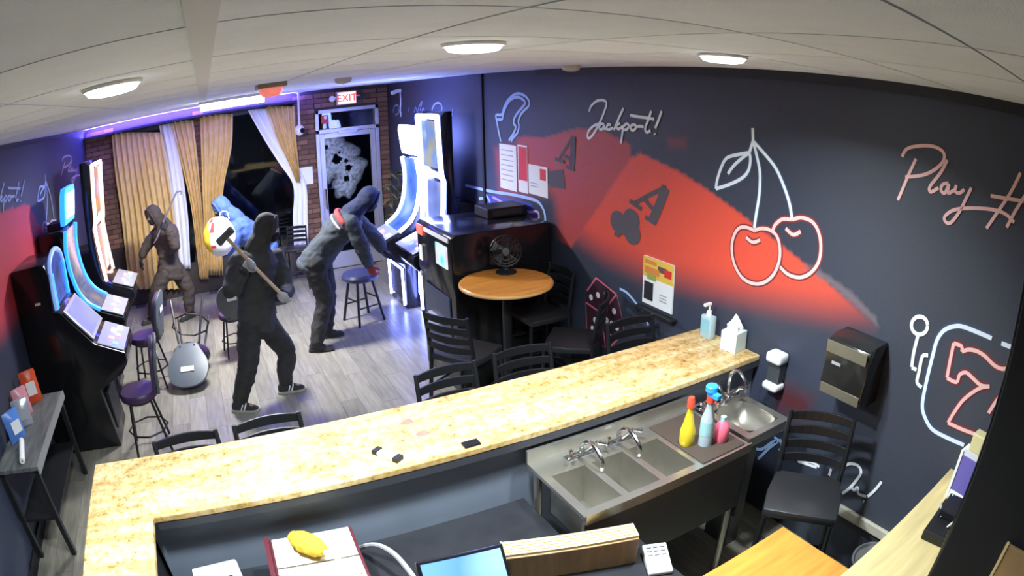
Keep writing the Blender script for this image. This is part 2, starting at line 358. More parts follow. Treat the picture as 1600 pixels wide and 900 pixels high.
# dice and arc
patch('painted_die_face', [(918,454),(932,434),(964,460),(975,512),(974,522),(947,543),(920,522),(916,472)], M_mar)
strokes('painted_die', [[(990,270),(1060,170)], [(1060,170),(1220,300)], [(1220,300),(1100,445)], [(1100,445),(980,360)], [(1100,445),(1115,560),(1135,715)], [(1270,610),(1170,710)]], 720, 400, 5., .016, M_rose, label='rose outlined die with white pips painted on the wall')
strokes('painted_die_edge', [[(1220,300),(1250,420),(1275,560),(1270,610)], [(980,360),(985,500),(1000,610),(1130,715)]], 720, 400, 5., .012, mat('mural_dull_rose', (.35, .12, .18), .6))
blobs('painted_pip', [(1020,322),(1075,305),(1137,300),(1202,430),(1145,500),(1185,528),(1225,558),(1165,622),(1055,500),(1036,565)], .026, 720, 400, 5., M_nw)
strokes('painted_arc', [[(345,355),(400,385),(450,440),(490,490),(525,520)], [(545,590),(570,640)], [(585,680),(600,710)]], 900, 380, 5., .02, M_nblue)
# All In lettering, low on the wall
strokes('low_lettering', [[(175,125),(190,150),(230,155),(290,115),(320,110),(270,150),(205,215)], [(300,85),(345,115)], [(335,95),(345,140),(330,165)]], 1130, 660, 3.748, .02, M_nblue)
strokes('low_lettering', [[(330,20),(350,8),(358,30),(340,45)], [(425,212),(470,225),(520,230),(565,258)], [(440,225),(500,245),(550,262)], [(635,270),(622,310)], [(700,265),(740,240),(790,250),(810,290),(780,340),(740,385),(700,415)], [(755,380),(770,395),(790,378),(795,415),(840,432)], [(930,345),(890,395),(848,432)], [(823,458),(829,462)]], 1130, 660, 3.748, .019, M_nw, label='white script reading In! painted low on the wall')
# far lettering and painted 777 machine
strokes('far_lettering', [[(180,270),(200,200),(235,180),(260,220),(250,270),(210,300)], [(240,230),(290,280)], [(375,200),(362,262)], [(430,270),(450,210),(470,260),(490,200),(525,140),(500,250)], [(520,250),(545,220),(552,270)], [(640,250),(660,190),(700,155),(745,170),(760,220),(740,270),(700,290)], [(770,330),(800,352),(850,330),(880,290),(886,220)]], 590, 140, 7.5, .02, M_dim)
strokes('painted_reel_frame', [[(380,-60),(500,-30),(640,0),(780,20),(920,50),(1010,80),(1055,130),(1080,200),(1085,300),(1090,480),(1060,605)], [(500,60),(540,62),(560,150)], [(560,20),(600,100),(560,160)]], 660, 300, 5.627, .03, M_nblue)
strokes('painted_sevens', [[(620,45),(680,75),(740,110),(790,105)], [(790,105),(780,180),(770,235)], [(820,100),(880,130),(940,175),(1010,170),(1030,215),(1010,270),(985,350)], [(650,170),(690,190),(730,210)], [(860,235),(905,270),(955,285),(910,320)]], 660, 300, 5.627, .024, mat('mural_violet', (.62, .38, .72), .6))
patch('painted_reel', [(762,303),(830,318),(845,350),(840,385),(762,345)], mat('mural_royal_blue', (.05, .07, .42), .6), lift=.001)
# left wall drawings
def remap(S, x0, x1, y0, y1, u0, u1, v0, v1, skew): return [[(u0+(a-x0)/(x1-x0)*(u1-u0), v0+(b-y0)/(y1-y0)*(v1-v0)+(a-x0)/(x1-x0)*skew) for a, b in st] for st in S]
strokes('left_jackpot_lettering', remap(JACK, 800, 1335, 165, 470, -24, 38, 282, 340, -14), 0, 0, 1., .024, M_dim, wall_l, XL, .002, 1, label='blue script painted on the left wall')
strokes('left_cherry_stems', remap(CHST, 115, 475, 120, 590, 58, 84, 268, 345, 10), 0, 0, 1., .024, M_dim, wall_l, XL, .002, 1)
strokes('left_cherries', remap(CHOU, 190, 610, 540, 850, 66, 92, 340, 384, 6), 0, 0, 1., .024, mat('mural_dull_pink', (.45, .30, .42), .6), wall_l, XL, .002, 1)
strokes('left_play_lettering', remap(PLAY[:7], 970, 1315, 205, 562, 95, 121, 246, 288, -6), 0, 0, 1., .024, MATS['mural_dull_pink'], wall_l, XL, .002, 1)
# wall seam cover and black top trim, skirting
sy = onx(755, 200).y
structure(MB().box(XR-.02, sy-.03, 0, XR-.001, sy+.012, ZC-.002).build('trim_1', M_black))
structure(MB().box(XR-.012, sy+.013, 0, XR-.001, sy+.028, ZC-.002).build('trim_2', mat('seam_grey', (.22, .23, .3), .5)))
structure(MB().box(XR-.03, YF, ZC-.055, XR-.001, 4.9, ZC-.002).build('trim_3', M_black))
structure(MB().box(XL+.001, YF, ZC-.045, XL+.025, YB, ZC-.002).build('trim_4', M_black))
structure(MB().box(XR-.02, 2.32, 0, XR-.001, YB-.01, .1).build('baseboard_right', M_black))
structure(MB().box(XL+.001, YF, 0, XL+.02, YB-.01, .1).build('baseboard_left', M_black))
a, b = onx(1310, 792), onx(1395, 838)
structure(MB().box(XR-.03, b.y-.05, .335, XR-.001, a.y+.35, .40).build('trim_5', mat('beige_trim', (.62, .56, .44), .5), bevel=.006))
structure(MB().box(XL-.1, YF-.1, 0, XR+.1, YF, ZC).build('wall_front', mat('front_wall_paint', (.045, .05, .075), .6, var=.1)))

# ------------------------------------------------------------------ back wall of brick, windows, door
W1 = (-1.50, -.20); W2 = (-.02, 1.36); WZ = (.42, 2.58)
DX = (1.70, 2.69); DH, DT = 2.08, 2.44
wb = MB()
def hole_wall(mb, x0, x1, holes, y0, y1):
    xs_ = sorted({x0, x1, *[h[0] for h in holes], *[h[1] for h in holes]})
    for a, b in zip(xs_, xs_[1:]):
        hs = [h for h in holes if h[0] <= a+1e-6 and h[1] >= b-1e-6]
        if not hs: mb.box(a, y0, 0, b, y1, ZC)
        else:
            if hs[0][2] > 0: mb.box(a, y0, 0, b, y1, hs[0][2])
            if hs[0][3] < ZC: mb.box(a, y0, hs[0][3], b, y1, ZC)
hole_wall(wb, XL, XR, [(W1[0], W1[1], *WZ), (W2[0], W2[1], *WZ), (DX[0], DX[1], 0, DT)], YB+.012, YB+.16)
wall_b = structure(wb.build('wall_back', M_mortar))
bk = MB().box(-.5, -.5, -.5, .5, .5, .5).build('brick', M_brick, wall_b, bevel=.03, seg=1)
bme = bk.data; first = True; nb = 0; BW, BH = .215, .075
def put_brick(x0, x1, z):
    global first, nb
    if x1-x0 < .03: return
    if first: o = bk; first = False
    else: o = bpy.data.objects.new('brick', bme); COL.objects.link(o); o.parent = wall_b
    o.location = ((x0+x1)/2, YB+.012, z+BH/2); o.scale = (x1-x0-.011, .03+random.uniform(-.006, .006), BH-.012); nb += 1
for r in range(int(ZC/BH)):
    z = r*BH; sh = (r % 2)*BW/2
    for (a, b, z0, z1) in [(XL, W1[0], .9, ZC), (W1[1], W2[0], .4, ZC), (W2[1], DX[0], .35, ZC), (DX[1], XR, .8, ZC), (DX[0], DX[1], DT, ZC)]:
        if z < z0-.001 or z+BH > z1: continue
        x = a-(sh if b-a > .25 else 0)
        while x < b-1e-6:
            put_brick(max(x, a), min(x+BW, b), z); x += BW
def window(name, x0, x1):
    f = MB(); t = .05; z0, z1 = WZ
    for (a, b, c, d) in [(x0, z0, x1, z0+t), (x0, z1-t, x1, z1), (x0, z0, x0+t, z1), (x1-t, z0, x1, z1)]: f.box(a, YB+.03, b, c, YB+.10, d)
    o = structure(f.build(name, mat('window_frame_dark', (.05, .05, .06), .5)))
    MB().box(x0+t, YB+.06, z0+t, x1-t, YB+.066, z1-t).build('pane', M_glass, o); return o
window('window_1', *W1); window('window_2', *W2)
# door
door = MB(); t = .055; y0, y1 = YB-.03, YB+.1
for (a, b, c, d) in [(DX[0], 0, DX[0]+t, DT), (DX[1]-t, 0, DX[1], DT), (DX[0], DT-t, DX[1], DT), (DX[0], DH, DX[1], DH+.06)]: door.box(a, y0, b, c, y1, d)
door = structure(door.build('door_1', M_alu, bevel=.004))
lf = MB(); q = .075; lx0, lx1, lz1 = DX[0]+t+.005, DX[1]-t-.005, DH-.005
for (a, b, c, d) in [(lx0, .01, lx0+q, lz1), (lx1-q, .01, lx1, lz1), (lx0+q, lz1-q, lx1-q, lz1), (lx0+q, .01, lx1-q, .25)]: lf.box(a, YB, b, c, YB+.045, d)
leaf = lf.build('door_leaf', M_alu, door, bevel=.003)
MB().box(DX[0]+t, YB+.02, DH+.06, DX[1]-t, YB+.026, DT-t).build('transom_pane', M_glass, door)
hd = MB(); hd.tube([(lx0+.04, YB, .95), (lx0+.04, YB-.05, .95), (lx0+.04, YB-.05, 1.25), (lx0+.04, YB, 1.25)], .012, 8); hd.build('door_handle', M_chrome, leaf)
MB().box(2.05, YB-.04, DH-.03, 2.35, YB, DH+.02).build('door_closer', M_alu, leaf, bevel=.006)
# shattered glass of the door: holes, frosted crack field
gm = bpy.data.meshes.new('shattered_glass'); gx0, gx1, gz0, gz1 = lx0+q, lx1-q, .25, lz1-q; st = .012
nx_, nz_ = int((gx1-gx0)/st), int((gz1-gz0)/st)
holes = [(ony(526, 249, YB), .075), (ony(510, 230, YB), .035), (ony(541, 251, YB), .03), (ony(545, 262, YB), .05), (ony(542, 279, YB), .045), (ony(507, 250, YB), .03), (ony(531, 238, YB), .025)]
impacts = [(ony(526, 249, YB), .34), (ony(512, 228, YB), .26), (ony(545, 265, YB), .26), (ony(508, 262, YB), .24), (ony(540, 288, YB), .2)]
vs, fs, fr = [], [], []
for i in range(nx_+1):
    for j in range(nz_+1):
        x, z = gx0+(gx1-gx0)*i/nx_, gz0+(gz1-gz0)*j/nz_; vs.append((x, YB+.02, z))
        s = 0
        for c, r in impacts:
            d = math.hypot(x-c.x, z-c.z); ang = math.atan2(z-c.z, x-c.x)
            s = max(s, max(0, 1-d/(r*(1+.35*noise.noise((math.cos(ang)*2, math.sin(ang)*2, c.x)))))**.5)
        fr.append(min(1, s*(.75+.5*noise.noise((x*22, 0, z*22)))))
for i in range(nx_):
    for j in range(nz_):
        x, z = gx0+(gx1-gx0)*(i+.5)/nx_, gz0+(gz1-gz0)*(j+.5)/nz_; cut = False
        for c, r in holes:
            a_ = math.atan2(z-c.z, x-c.x)
            if math.hypot(x-c.x, z-c.z) < r*(1+.5*noise.noise((math.cos(a_)*2.5, math.sin(a_)*2.5, c.z*7))): cut = True
        if not cut: k = i*(nz_+1)+j; fs.append((k, k+1, k+nz_+2, k+nz_+1))
gm.from_pydata(vs, [], fs); gm.update(); ca = gm.color_attributes.new('crack', 'FLOAT_COLOR', 'POINT'); ca.data.foreach_set('color', np.array([(s, s, s, 1) for s in fr], np.float32).ravel())
mg = bpy.data.materials.new('cracked_glass'); mg.use_nodes = True; N = mg.node_tree.nodes; L = mg.node_tree.links; bs = N['Principled BSDF']
bs.inputs['Base Color'].default_value = (.62, .72, .70, 1); bs.inputs['Roughness'].default_value = .5
g2 = N.new('ShaderNodeBsdfGlass'); g2.inputs['Roughness'].default_value = .04; g2.inputs['IOR'].default_value = 1.1; mx = N.new('ShaderNodeMixShader')
at = N.new('ShaderNodeVertexColor'); at.layer_name = 'crack'; vo = N.new('ShaderNodeTexVoronoi'); vo.feature = 'DISTANCE_TO_EDGE'; vo.inputs['Scale'].default_value = 30
tcg = N.new('ShaderNodeTexCoord'); L.new(tcg.outputs['Object'], vo.inputs['Vector'])
mr = N.new('ShaderNodeMapRange'); mr.inputs[1].default_value = 0; mr.inputs[2].default_value = .12; mr.inputs[3].default_value = 1.; mr.inputs[4].default_value = .72; L.new(vo.outputs['Distance'], mr.inputs[0])
ml = N.new('ShaderNodeMath'); ml.operation = 'MULTIPLY'; L.new(at.outputs[0], ml.inputs[0]); L.new(mr.outputs[0], ml.inputs[1])
L.new(ml.outputs[0], mx.inputs[0]); L.new(g2.outputs[0], mx.inputs[1]); L.new(bs.outputs[0], mx.inputs[2]); L.new(mx.outputs[0], N['Material Output'].inputs[0])
gm.materials.append(mg); go = bpy.data.objects.new('shattered_glass', gm); COL.objects.link(go); go.parent = leaf; go['label'] = 'shattered door glass with punched holes'
# street outside at night
structure(MB().box(-6, YB+.16, -.06, 8, 22, -.02).build('ground_outside', mat('asphalt', (.03, .03, .035), .9, var=.2)))
sh = thing('building', 'dark building across the street seen through the window', 'building', (1.2, 17, 0))
MB().box(-6, 0, 0, 6, 2, 5).build('wall', mat('far_wall', (.03, .035, .05), .8), sh)
for k in range(4): MB().box(-5+3*k, -.03, .9, -3.6+3*k, 0, 2.3).build('window', mat('far_window', (.05, .06, .09), .1), sh)
MB().box(-3, -.9, 2.75, 4, 0, 2.95).build('awning', mat('far_awning', (.05, .08, .2), .6), sh)
MB().box(-1.2, -.08, 3.2, -.6, -.01, 3.6).build('lit_sign', mat('far_sign', (.7, .9, .8), .5, emit=1.2), sh)
MB().box(-1.6, -.95, 2.62, .4, -.9, 2.72).build('strip_light', mat('far_strip', (.5, .6, 1), .5, emit=.8), sh)

# ------------------------------------------------------------------ curtains
def curtain(name, label, rows, m, folds, amp=.03, Y=YB-.07, grp='window curtains'):
    R_ = [(ony(a, c, Y), ony(b, c, Y)) for a, b, c in rows]; n = 72; k = 26; G = []
    L_, _ = spline([q[0] for q in R_], [0]*len(R_), 6); Q_, _ = spline([q[1] for q in R_], [0]*len(R_), 6)
    for l, r in zip(L_, Q_):
        row = []
        for i in range(n+1):
            t = i/n; p = l.lerp(r, t); p.y = Y+amp*math.sin(t*folds*2*math.pi)+.008*math.sin(t*folds*5.1+p.z*3); row.append(p)
        G.append(row)
    mb = MB(); vs = [p for r in G for p in r]+[p+V((0, .004, 0)) for r in G for p in r]; h = len(G); w_ = n+1; B = h*w_; fs = []
    for i in range(h-1):
        for j in range(n):
            a = i*w_+j; fs += [(a, a+1, a+w_+1, a+w_), (B+a+w_, B+a+w_+1, B+a+1, B+a)]
    for j in range(n): fs += [(j+1, j, B+j, B+j+1), ((h-1)*w_+j, (h-1)*w_+j+1, B+(h-1)*w_+j+1, B+(h-1)*w_+j)]
    for i in range(h-1): a = i*w_; b = a+n; fs += [(a, a+w_, B+a+w_, B+a), (b+w_, b, B+b, B+b+w_)]
    mb.add(vs, fs); return tag(mb.build(name, m, smooth=2), label, 'curtain', grp)
curtain('gold_curtain', 'wide gold curtain hanging beside the slot machine with the warm white edge', [(174,253,207),(180,263,270),(190,273,340),(200,281,430),(204,284,452)], M_gold, 9)
curtain('sheer_curtain', 'narrow white sheer between two gold curtains of one window', [(248,272,193),(260,284,260),(270,294,340),(278,298,420)], M_sheer, 3, .015, YB-.03)
curtain('gold_curtain', 'gold curtain drawn back to the thin brick pier', [(266,302,188),(282,309,250),(298,315,320),(308,322,400),(312,326,436)], M_gold, 4)
curtain('gold_curtain', 'gold curtain hanging behind the person in the blue hood', [(312,364,178),(314,362,230),(316,350,290),(318,347,340),(322,349,430)], M_gold, 6)
curtain('sheer_curtain', 'white sheer swept diagonally and tied beside the brick pier by the door', [(386,415,170),(411,439,215),(436,463,255),(458,479,290),(458,481,340),(460,482,394)], M_sheer, 3, .012, YB-.035)
curtain('gold_curtain', 'short gold curtain tied back next to the hanging dome camera', [(414,461,166),(432,463,215),(453,467,260),(463,469,285)], M_gold, 5)
for i, (x0, x1) in enumerate(((-1.6, -.16), (-.1, 1.42))):
    r = thing('curtain_rod', ('black curtain rod over the window behind the slot machines', 'black curtain rod over the window beside the door')[i], 'curtain rod', ((x0+x1)/2, YB-.07, 2.6), group='curtain rods')
    MB().cyl((x0-(x0+x1)/2, 0, 0), (x1-(x0+x1)/2, 0, 0), .014, n=10).build('rod', M_black, r)
    for s in (-1, 1): MB().ell(((x1-x0)/2*s, 0, 0), (.025, 0, 0), (0, .025, 0), (0, 0, .025), 10, 6).build('finial', M_black, r, smooth=True); MB().cyl(((x1-x0)/2*s*.93, 0, 0), ((x1-x0)/2*s*.93, .075, .02), .008, n=8).build('bracket', M_black, r)
# violet-blue LED strip on top of the window wall
VB = 2.632
structure(MB().box(XL+.003, YB-.19, VB-.03, 1.40, YB, VB).build('trim_6', mat('dark_board', (.02, .017, .016), .6), bevel=.002))
tag(MB().box(XL+.05, YB-.175, VB+.0005, 1.38, YB-.135, VB+.002).build('led_strip', mat('led_violet', (.2, .2, 1), .5, emit=420, ecol=(.12, .09, 1))), 'violet blue LED strip lying on the dark board over the windows', 'LED strip')
structure(MB().box(XL+.003, YB-.196, VB-.03, 1.40, YB-.1905, VB+.004).build('trim_7', MATS['dark_board']))

# ------------------------------------------------------------------ ceiling fixtures
def area(name, loc, size, power, col=(1, 1, 1), rot=(0, 0, 0), shape='DISK', sy=None, parent=None, spread=math.pi):
    l = bpy.data.lights.new(name, 'AREA'); l.energy = power; l.shape = shape; l.size = size; l.color = col; l.spread = spread
    if sy: l.size_y = sy
    o = bpy.data.objects.new(name, l); COL.objects.link(o); o.location = loc; o.rotation_euler = rot
    if parent: o.parent = parent
    return o
M_lens = mat('lamp_lens', (1, 1, 1), .5, emit=9, ecol=(.97, .98, 1))
def disc_light(x, y, label, power=DISC_W):
    r = thing('disc_light', label, 'ceiling light', (x, y, ZC-.004), group='round ceiling lights')
    MB().lathe([(.104, 0), (.105, -.006), (.1, -.012), (.093, -.012), (.093, 0)], n=32).build('trim_ring', M_white, r, smooth=True)
    MB().lathe([(.001, -.034), (.05, -.033), (.08, -.028), (.091, -.016), (.092, -.002), (.001, -.002)], n=32).build('lens', M_lens, r, smooth=True)
    area('disc_lamp', (0, 0, -.04), .16, power, (.80, .93, 1), parent=r, spread=2.6)
for q, lb in (((175, 137), 'round ceiling light on the slot machine side of the counter'), ((740, 72), 'round ceiling light over the middle of the granite counter'), ((1130, 90), 'round ceiling light near the painted cherries')):
    p = onz(*q, ZC-.015); disc_light(p.x, p.y, lb, DISC_W*{175: .85, 740: 1.12, 1130: .62}[q[0]])
lp = thing('ceiling_light', 'long glowing white ceiling light in front of the windows', 'ceiling light', (.3, 6.6, ZC-.004))
MB().box(-.36, -.17, -.03, .36, .17, 0).build('housing', M_white, lp, bevel=.006)
wl = MB(); wl.prism([(-.15, -.03), (.15, -.03), (.13, -.07), (.08, -.1), (-.08, -.1), (-.13, -.07)], lambda u, v, w_: (w_, u, v), -.345, .345)
wl.build('diffuser', mat('tube_lens', (1, 1, 1), .5, emit=9, ecol=(.95, .97, 1)), lp, smooth=True)
area('tube_lamp', (0, 0, -.12), .68, TUBE_W, (.96, .98, 1), shape='RECTANGLE', sy=.28, parent=lp)
p = onz(425, 121, ZC)
rb = thing('ceiling_box', 'red and brown box fixed under the ceiling beside the long light', 'ceiling box', (p.x+.08, 4.2, ZC-.004))
MB().box(-.1, -.12, -.03, .1, .12, 0).build('base', mat('brown_plastic', (.3, .24, .2), .5), rb, bevel=.006)
MB().lathe([(.085, -.03), (.08, -.06), (.06, -.085), (.001, -.09)], n=24).build('dome', mat('red_dome', (.75, .18, .14), .3, emit=.5, ecol=(1, .25, .2)), rb, smooth=True)
for q, lb in (((536, 121), 'pale smoke detector on the ceiling toward the exit sign'), ((892, 101), 'small white detector on the ceiling above the Jackpot lettering')):
    p = onz(*q, ZC); r = thing('smoke_detector', lb, 'smoke detector', (min(p.x, XR-.12), min(p.y, 4.9), ZC-.004))
    MB().lathe([(.001, 0), (.065, 0), (.068, -.015), (.058, -.035), (.03, -.045), (.001, -.046)], n=24).build('housing', mat('detector_plastic', (.62, .6, .58), .5), r, smooth=True)
    MB().lathe([(.001, -.047), (.008, -.047), (.008, -.05), (.001, -.05)], n=8).build('indicator', M_red, r)

# ------------------------------------------------------------------ exit sign, alarm, dome camera, papers on the window wall
def text_mesh(txt, size, depth):
    c = bpy.data.curves.new('t', 'FONT'); c.body = txt; c.size = size; c.extrude = depth; c.align_x = 'CENTER'; c.align_y = 'CENTER'
    o = bpy.data.objects.new('t', c); COL.objects.link(o); dg = bpy.context.evaluated_depsgraph_get(); dg.update()
    me = bpy.data.meshes.new_from_object(o.evaluated_get(dg)); bpy.data.objects.remove(o); return me
p = ony(539, 151, YB)
ex = thing('exit_sign', 'glowing exit sign with two lamp heads over the broken door', 'exit sign', (p.x, YB-.065, p.z-.02))
MB().box(-.15, -.06, -.1, .15, .06, .1).build('housing', mat('sign_housing', (.8, .8, .78), .5), ex, bevel=.01)
MB().box(-.135, -.064, -.085, .135, -.059, .085).build('face', mat('sign_face', (1, .55, .5), .5, emit=1.6, ecol=(1, .42, .38)), ex)
tm_ = text_mesh('EXIT', .15, .002); tm_.materials.append(mat('sign_letters', (.8, .01, .01), .5, emit=1.2, ecol=(1, .02, .02)))
to = bpy.data.objects.new('exit_letters', tm_); COL.objects.link(to); to.parent = ex; to.location = (0, -.067, -.005); to.rotation_euler = (math.pi/2, 0, 0)
for s in (-1, 1):
    h = MB(); h.lathe([(.001, 0), (.03, 0), (.045, .05), (.045, .075), (.001, .075)], (.235*s, -.035, .02), 16, (0, -1, -.2)); hh = h.build('lamp_head', M_white if s < 0 else M_black, ex, smooth=True)
    MB().cyl((.15*s, -.03, .02), (.235*s, -.035, .02), .012, n=8).build('arm', M_white, ex)
p = ony(505, 187, YB-.03)
al = thing('fire_alarm', 'red alarm strobe with a white lens at the top of the door frame', 'alarm', (p.x+.015, YB-.03, p.z))
MB().box(-.055, -.045, -.06, .055, 0, .06).build('housing', mat('alarm_red', (.5, .02, .02), .4), al, bevel=.008)
MB().ell((.01, -.048, .03), (.028, 0, 0), (0, .02, 0), (0, 0, .028), 12, 8).build('strobe_lens', mat('strobe_lens', (.9, .9, .95), .2), al, smooth=True)
MB().box(-.03, -.04, -.13, .02, 0, -.065).build('bracket', M_white, al, bevel=.005)
p = ony(468, 203, YB-.26)
dc = thing('dome_camera', 'white dome camera on a pole hanging from the ceiling by the door', 'camera', (p.x, YB-.26, ZC-.004))
MB().cyl((0, 0, 0), (0, 0, p.z-ZC+.07), .016, n=12).build('pole', M_white, dc, smooth=True)
MB().lathe([(.001, .0), (.045, 0), (.05, -.012), (.02, -.02), (.016, -.03)], n=16).build('flange', M_white, dc, smooth=True)
MB().ell((0, 0, p.z-ZC), (.075, 0, 0), (0, .075, 0), (0, 0, .08), 20, 12).build('housing', M_white, dc, smooth=True)
MB().lathe([(.001, 0), (.035, 0), (.038, -.03), (.001, -.03)], (.025, -.05, p.z-ZC), 16, (-.35, .9, .25)).build('lens', M_blackg, dc, smooth=True)
a, b = ony(466, 263, YB-.02), ony(490, 287, YB-.02)
tag(MB().box(a.x, YB-.015, b.z, min(b.x, DX[0]-.01), YB-.006, a.z).build('paper_sign', M_paper), 'blank white paper sign taped to the brick pier', 'sign')
p0, p1 = onx(616, 131), onx(619, 168)
sc_ = thing('wall_camera', 'small white camera with a dangling cable high in the wall corner', 'camera', (XR, p0.y-.3, 2.62))
MB().box(-.05, -.03, -.02, 0, .03, .03).build('bracket', M_white, sc_, bevel=.006)
MB().lathe([(.001, 0), (.03, 0), (.03, .1), (.022, .11), (.001, .11)], (-.05, 0, 0), 14, (-.8, -.3, -.2)).build('body', M_white, sc_, smooth=True)
MB().tube([(-.01, 0, -.02), (-.012, -.02, -.15), (-.012, .01, -.28), (-.012, 0, -.38)], .008, 6, 4).build('cable', M_white, sc_)
# notices on the mural wall
def sheet(name, label, px, m, lift=.006, cat='notice', marks=(), grp=None):
    q = wp(px); y1 = max(a for a, b in q); y0 = min(a for a, b in q); z0 = min(b for a, b in q); z1 = max(b for a, b in q)
    r = thing(name, label, cat, (XR-.001, (y0+y1)/2, (z0+z1)/2), group=grp); w_, h = (y1-y0)/2, (z1-z0)/2
    MB().box(-lift, -w_, -h, 0, w_, h).build('sheet', m, r)
    for k, (a, b, c, d, mm) in enumerate(marks):   # fractions from far-left to near-right, top to bottom
        MB().box(-lift-.0015-.0004*k, w_-2*w_*a, h-2*h*b, -lift, w_-2*w_*c, h-2*h*d).build('print', mm, r)
    return r
M_grey = mat('grey_print', (.45, .45, .48), .8)
lines = [(.1, .12+.11*k, .8, .14+.11*k, M_grey) for k in range(7)]
sheet('notice', 'tall white notice of printed lines beside a red panel', [(781, 224), (809, 300)], M_paper, marks=lines, grp='notices on the mural wall')
sheet('notice', 'white notice with a bright red upper panel', [(809.5, 226), (826, 303)], M_paper, marks=[(.08, .03, .96, .74, M_red)], grp='notices on the mural wall')
sheet('notice', 'small white notice with a red corner beside the painted ace', [(826.5, 256), (857, 310)], M_paper, marks=[(.62, .08, .92, .45, M_red), (.1, .6, .5, .63, M_grey), (.1, .7, .5, .73, M_grey)], grp='notices on the mural wall')
# poster with a small black ledge
pr = sheet('poster', 'yellow and white poster with a dark picture standing over the counter stool', [(1008, 398), (1051, 491)], M_paper, .012, 'poster',
  [(0, 0, 1, .42, mat('poster_yellow', (.85, .55, .08), .6)), (.06, .06, .45, .14, mat('poster_orange', (.8, .25, .05), .6)), (.5, .12, .8, .24, mat('poster_dark', (.12, .08, .06), .6)), (.05, .2, .55, .34, MATS['poster_orange']), (.72, .14, .95, .3, M_red), (.15, .33, .45, .46, mat('poster_green', (.35, .4, .08), .6)), (.06, .52, .36, .9, mat('poster_black', (.02, .02, .025), .5)), (.6, .68, .82, .7, M_grey), (.6, .74, .82, .76, M_grey), (.6, .8, .82, .82, M_grey)])
pz = pr.location.z
MB().box(-.06, -.22, -.215, 0, .2, -.2).build('ledge', M_black, pr)

# ------------------------------------------------------------------ granite counter with stool side overhang
CT = 1.06
ctop = MB(); ctop.prism([(XR-.004, 2.26), (XR-.004, 2.81), (-.92, 2.81), (-.92, .9), (-.56, .9), (-.56, 2.26)][::-1], lambda u, v, w_: (u, v, w_), CT-.035, CT)
cnt = thing('bar_counter', 'long speckled gold granite bar counter across the room', 'counter', (1., 2.5, 0))
ctop.build('granite_top', M_granite, cnt, world=True, bevel=.006)
M_panel = mat('blue_grey_panel', (.22, .25, .31), .45, var=.08, vscale=3)
MB().box(-.60, 2.30, 0, XR-.005, 2.345, CT-.036).build('bar_panel', M_panel, cnt, world=True)
MB().box(-.86, 2.346, 0, XR-.005, 2.44, CT-.036).build('front_panel', M_black, cnt, world=True)
MB().box(-.86, .95, 0, -.62, 2.345, CT-.036).build('return_panel', M_black, cnt, world=True)
MB().box(-.55, 2.262, CT-.075, XR-.006, 2.299, CT-.036).build('underside_rail', mat('dark_rail', (.05, .05, .06), .5), cnt, world=True)

# ------------------------------------------------------------------ ladder back bar stool
def make_stool(sh=.72, bh=1.08):
    r = thing('bar_stool', 'x', 'bar stool'); W_, Dp = .19, .19
    seat = MB(); seat.prism([(-.2, .18), (.2, .18), (.21, .0), (.19, -.2), (-.19, -.2), (-.21, 0)], lambda u, v, w_: (u, v, w_), sh-.03, sh+.02)
    seat.build('seat', mat('black_vinyl', (.02, .02, .022), .42), r, bevel=.014, smooth=True)
    for sx in (-1, 1):
        MB().tube([(sx*.215, .2, 0), (sx*.18, .17, sh-.03)], .015, 8).build('leg', M_blackm, r, smooth=True)
        MB().tube([(sx*.215, -.25, 0), (sx*.185, -.19, sh-.02), (sx*.185, -.195, sh+.1), (sx*.182, -.24, bh)], [.016, .016, .016, .013], 8, 4).build('leg', M_blackm, r, smooth=True)
    n = 4
    for k in range(n):
        z = sh+.10+(bh-sh-.13)*k/(n-1); y = -.198-.045*max(0, (z-sh-.1))/(bh-sh-.1)
        s = MB(); R_ = []
        for i in range(9):
            t = i/8*2-1; yy = y-.038*(1-t*t); h = .022+.005*(1-t*t)
            R_.append([(t*.182, yy-.007, z-h), (t*.182, yy+.007, z-h), (t*.182, yy+.007, z+h), (t*.182, yy-.007, z+h)])
        s.rings(R_).build('slat', M_blackm, r, bevel=.003)
    for z, sides in ((.22, 'fbs'), (.45, 's')):
        k = 1-z/sh
        xa, yf, yb_ = .18+.035*k, .17+.03*k, -.19-.06*k
        if 'f' in sides: MB().cyl((-xa, yf, z), (xa, yf, z), .01, n=8).build('rung', M_blackm, r)
        if 'b' in sides: MB().cyl((-xa, yb_, z), (xa, yb_, z), .01, n=8).build('rung', M_blackm, r)
        for sx in (-1, 1): MB().cyl((sx*xa, yf, z+.03), (sx*xa, yb_, z+.03), .01, n=8).build('rung', M_blackm, r)
    return r
proto = make_stool(); used = False
def stool(x, y, rz, label, sc=1., tilt=None):
    global used
    o = copy_tree(proto) if used else proto; used = True
    o.location = (x, y, 0); o.rotation_euler = (0, 0, rz); o.scale = (sc, sc, sc); tag(o, label, 'bar stool', 'black ladder back bar stools'); return o
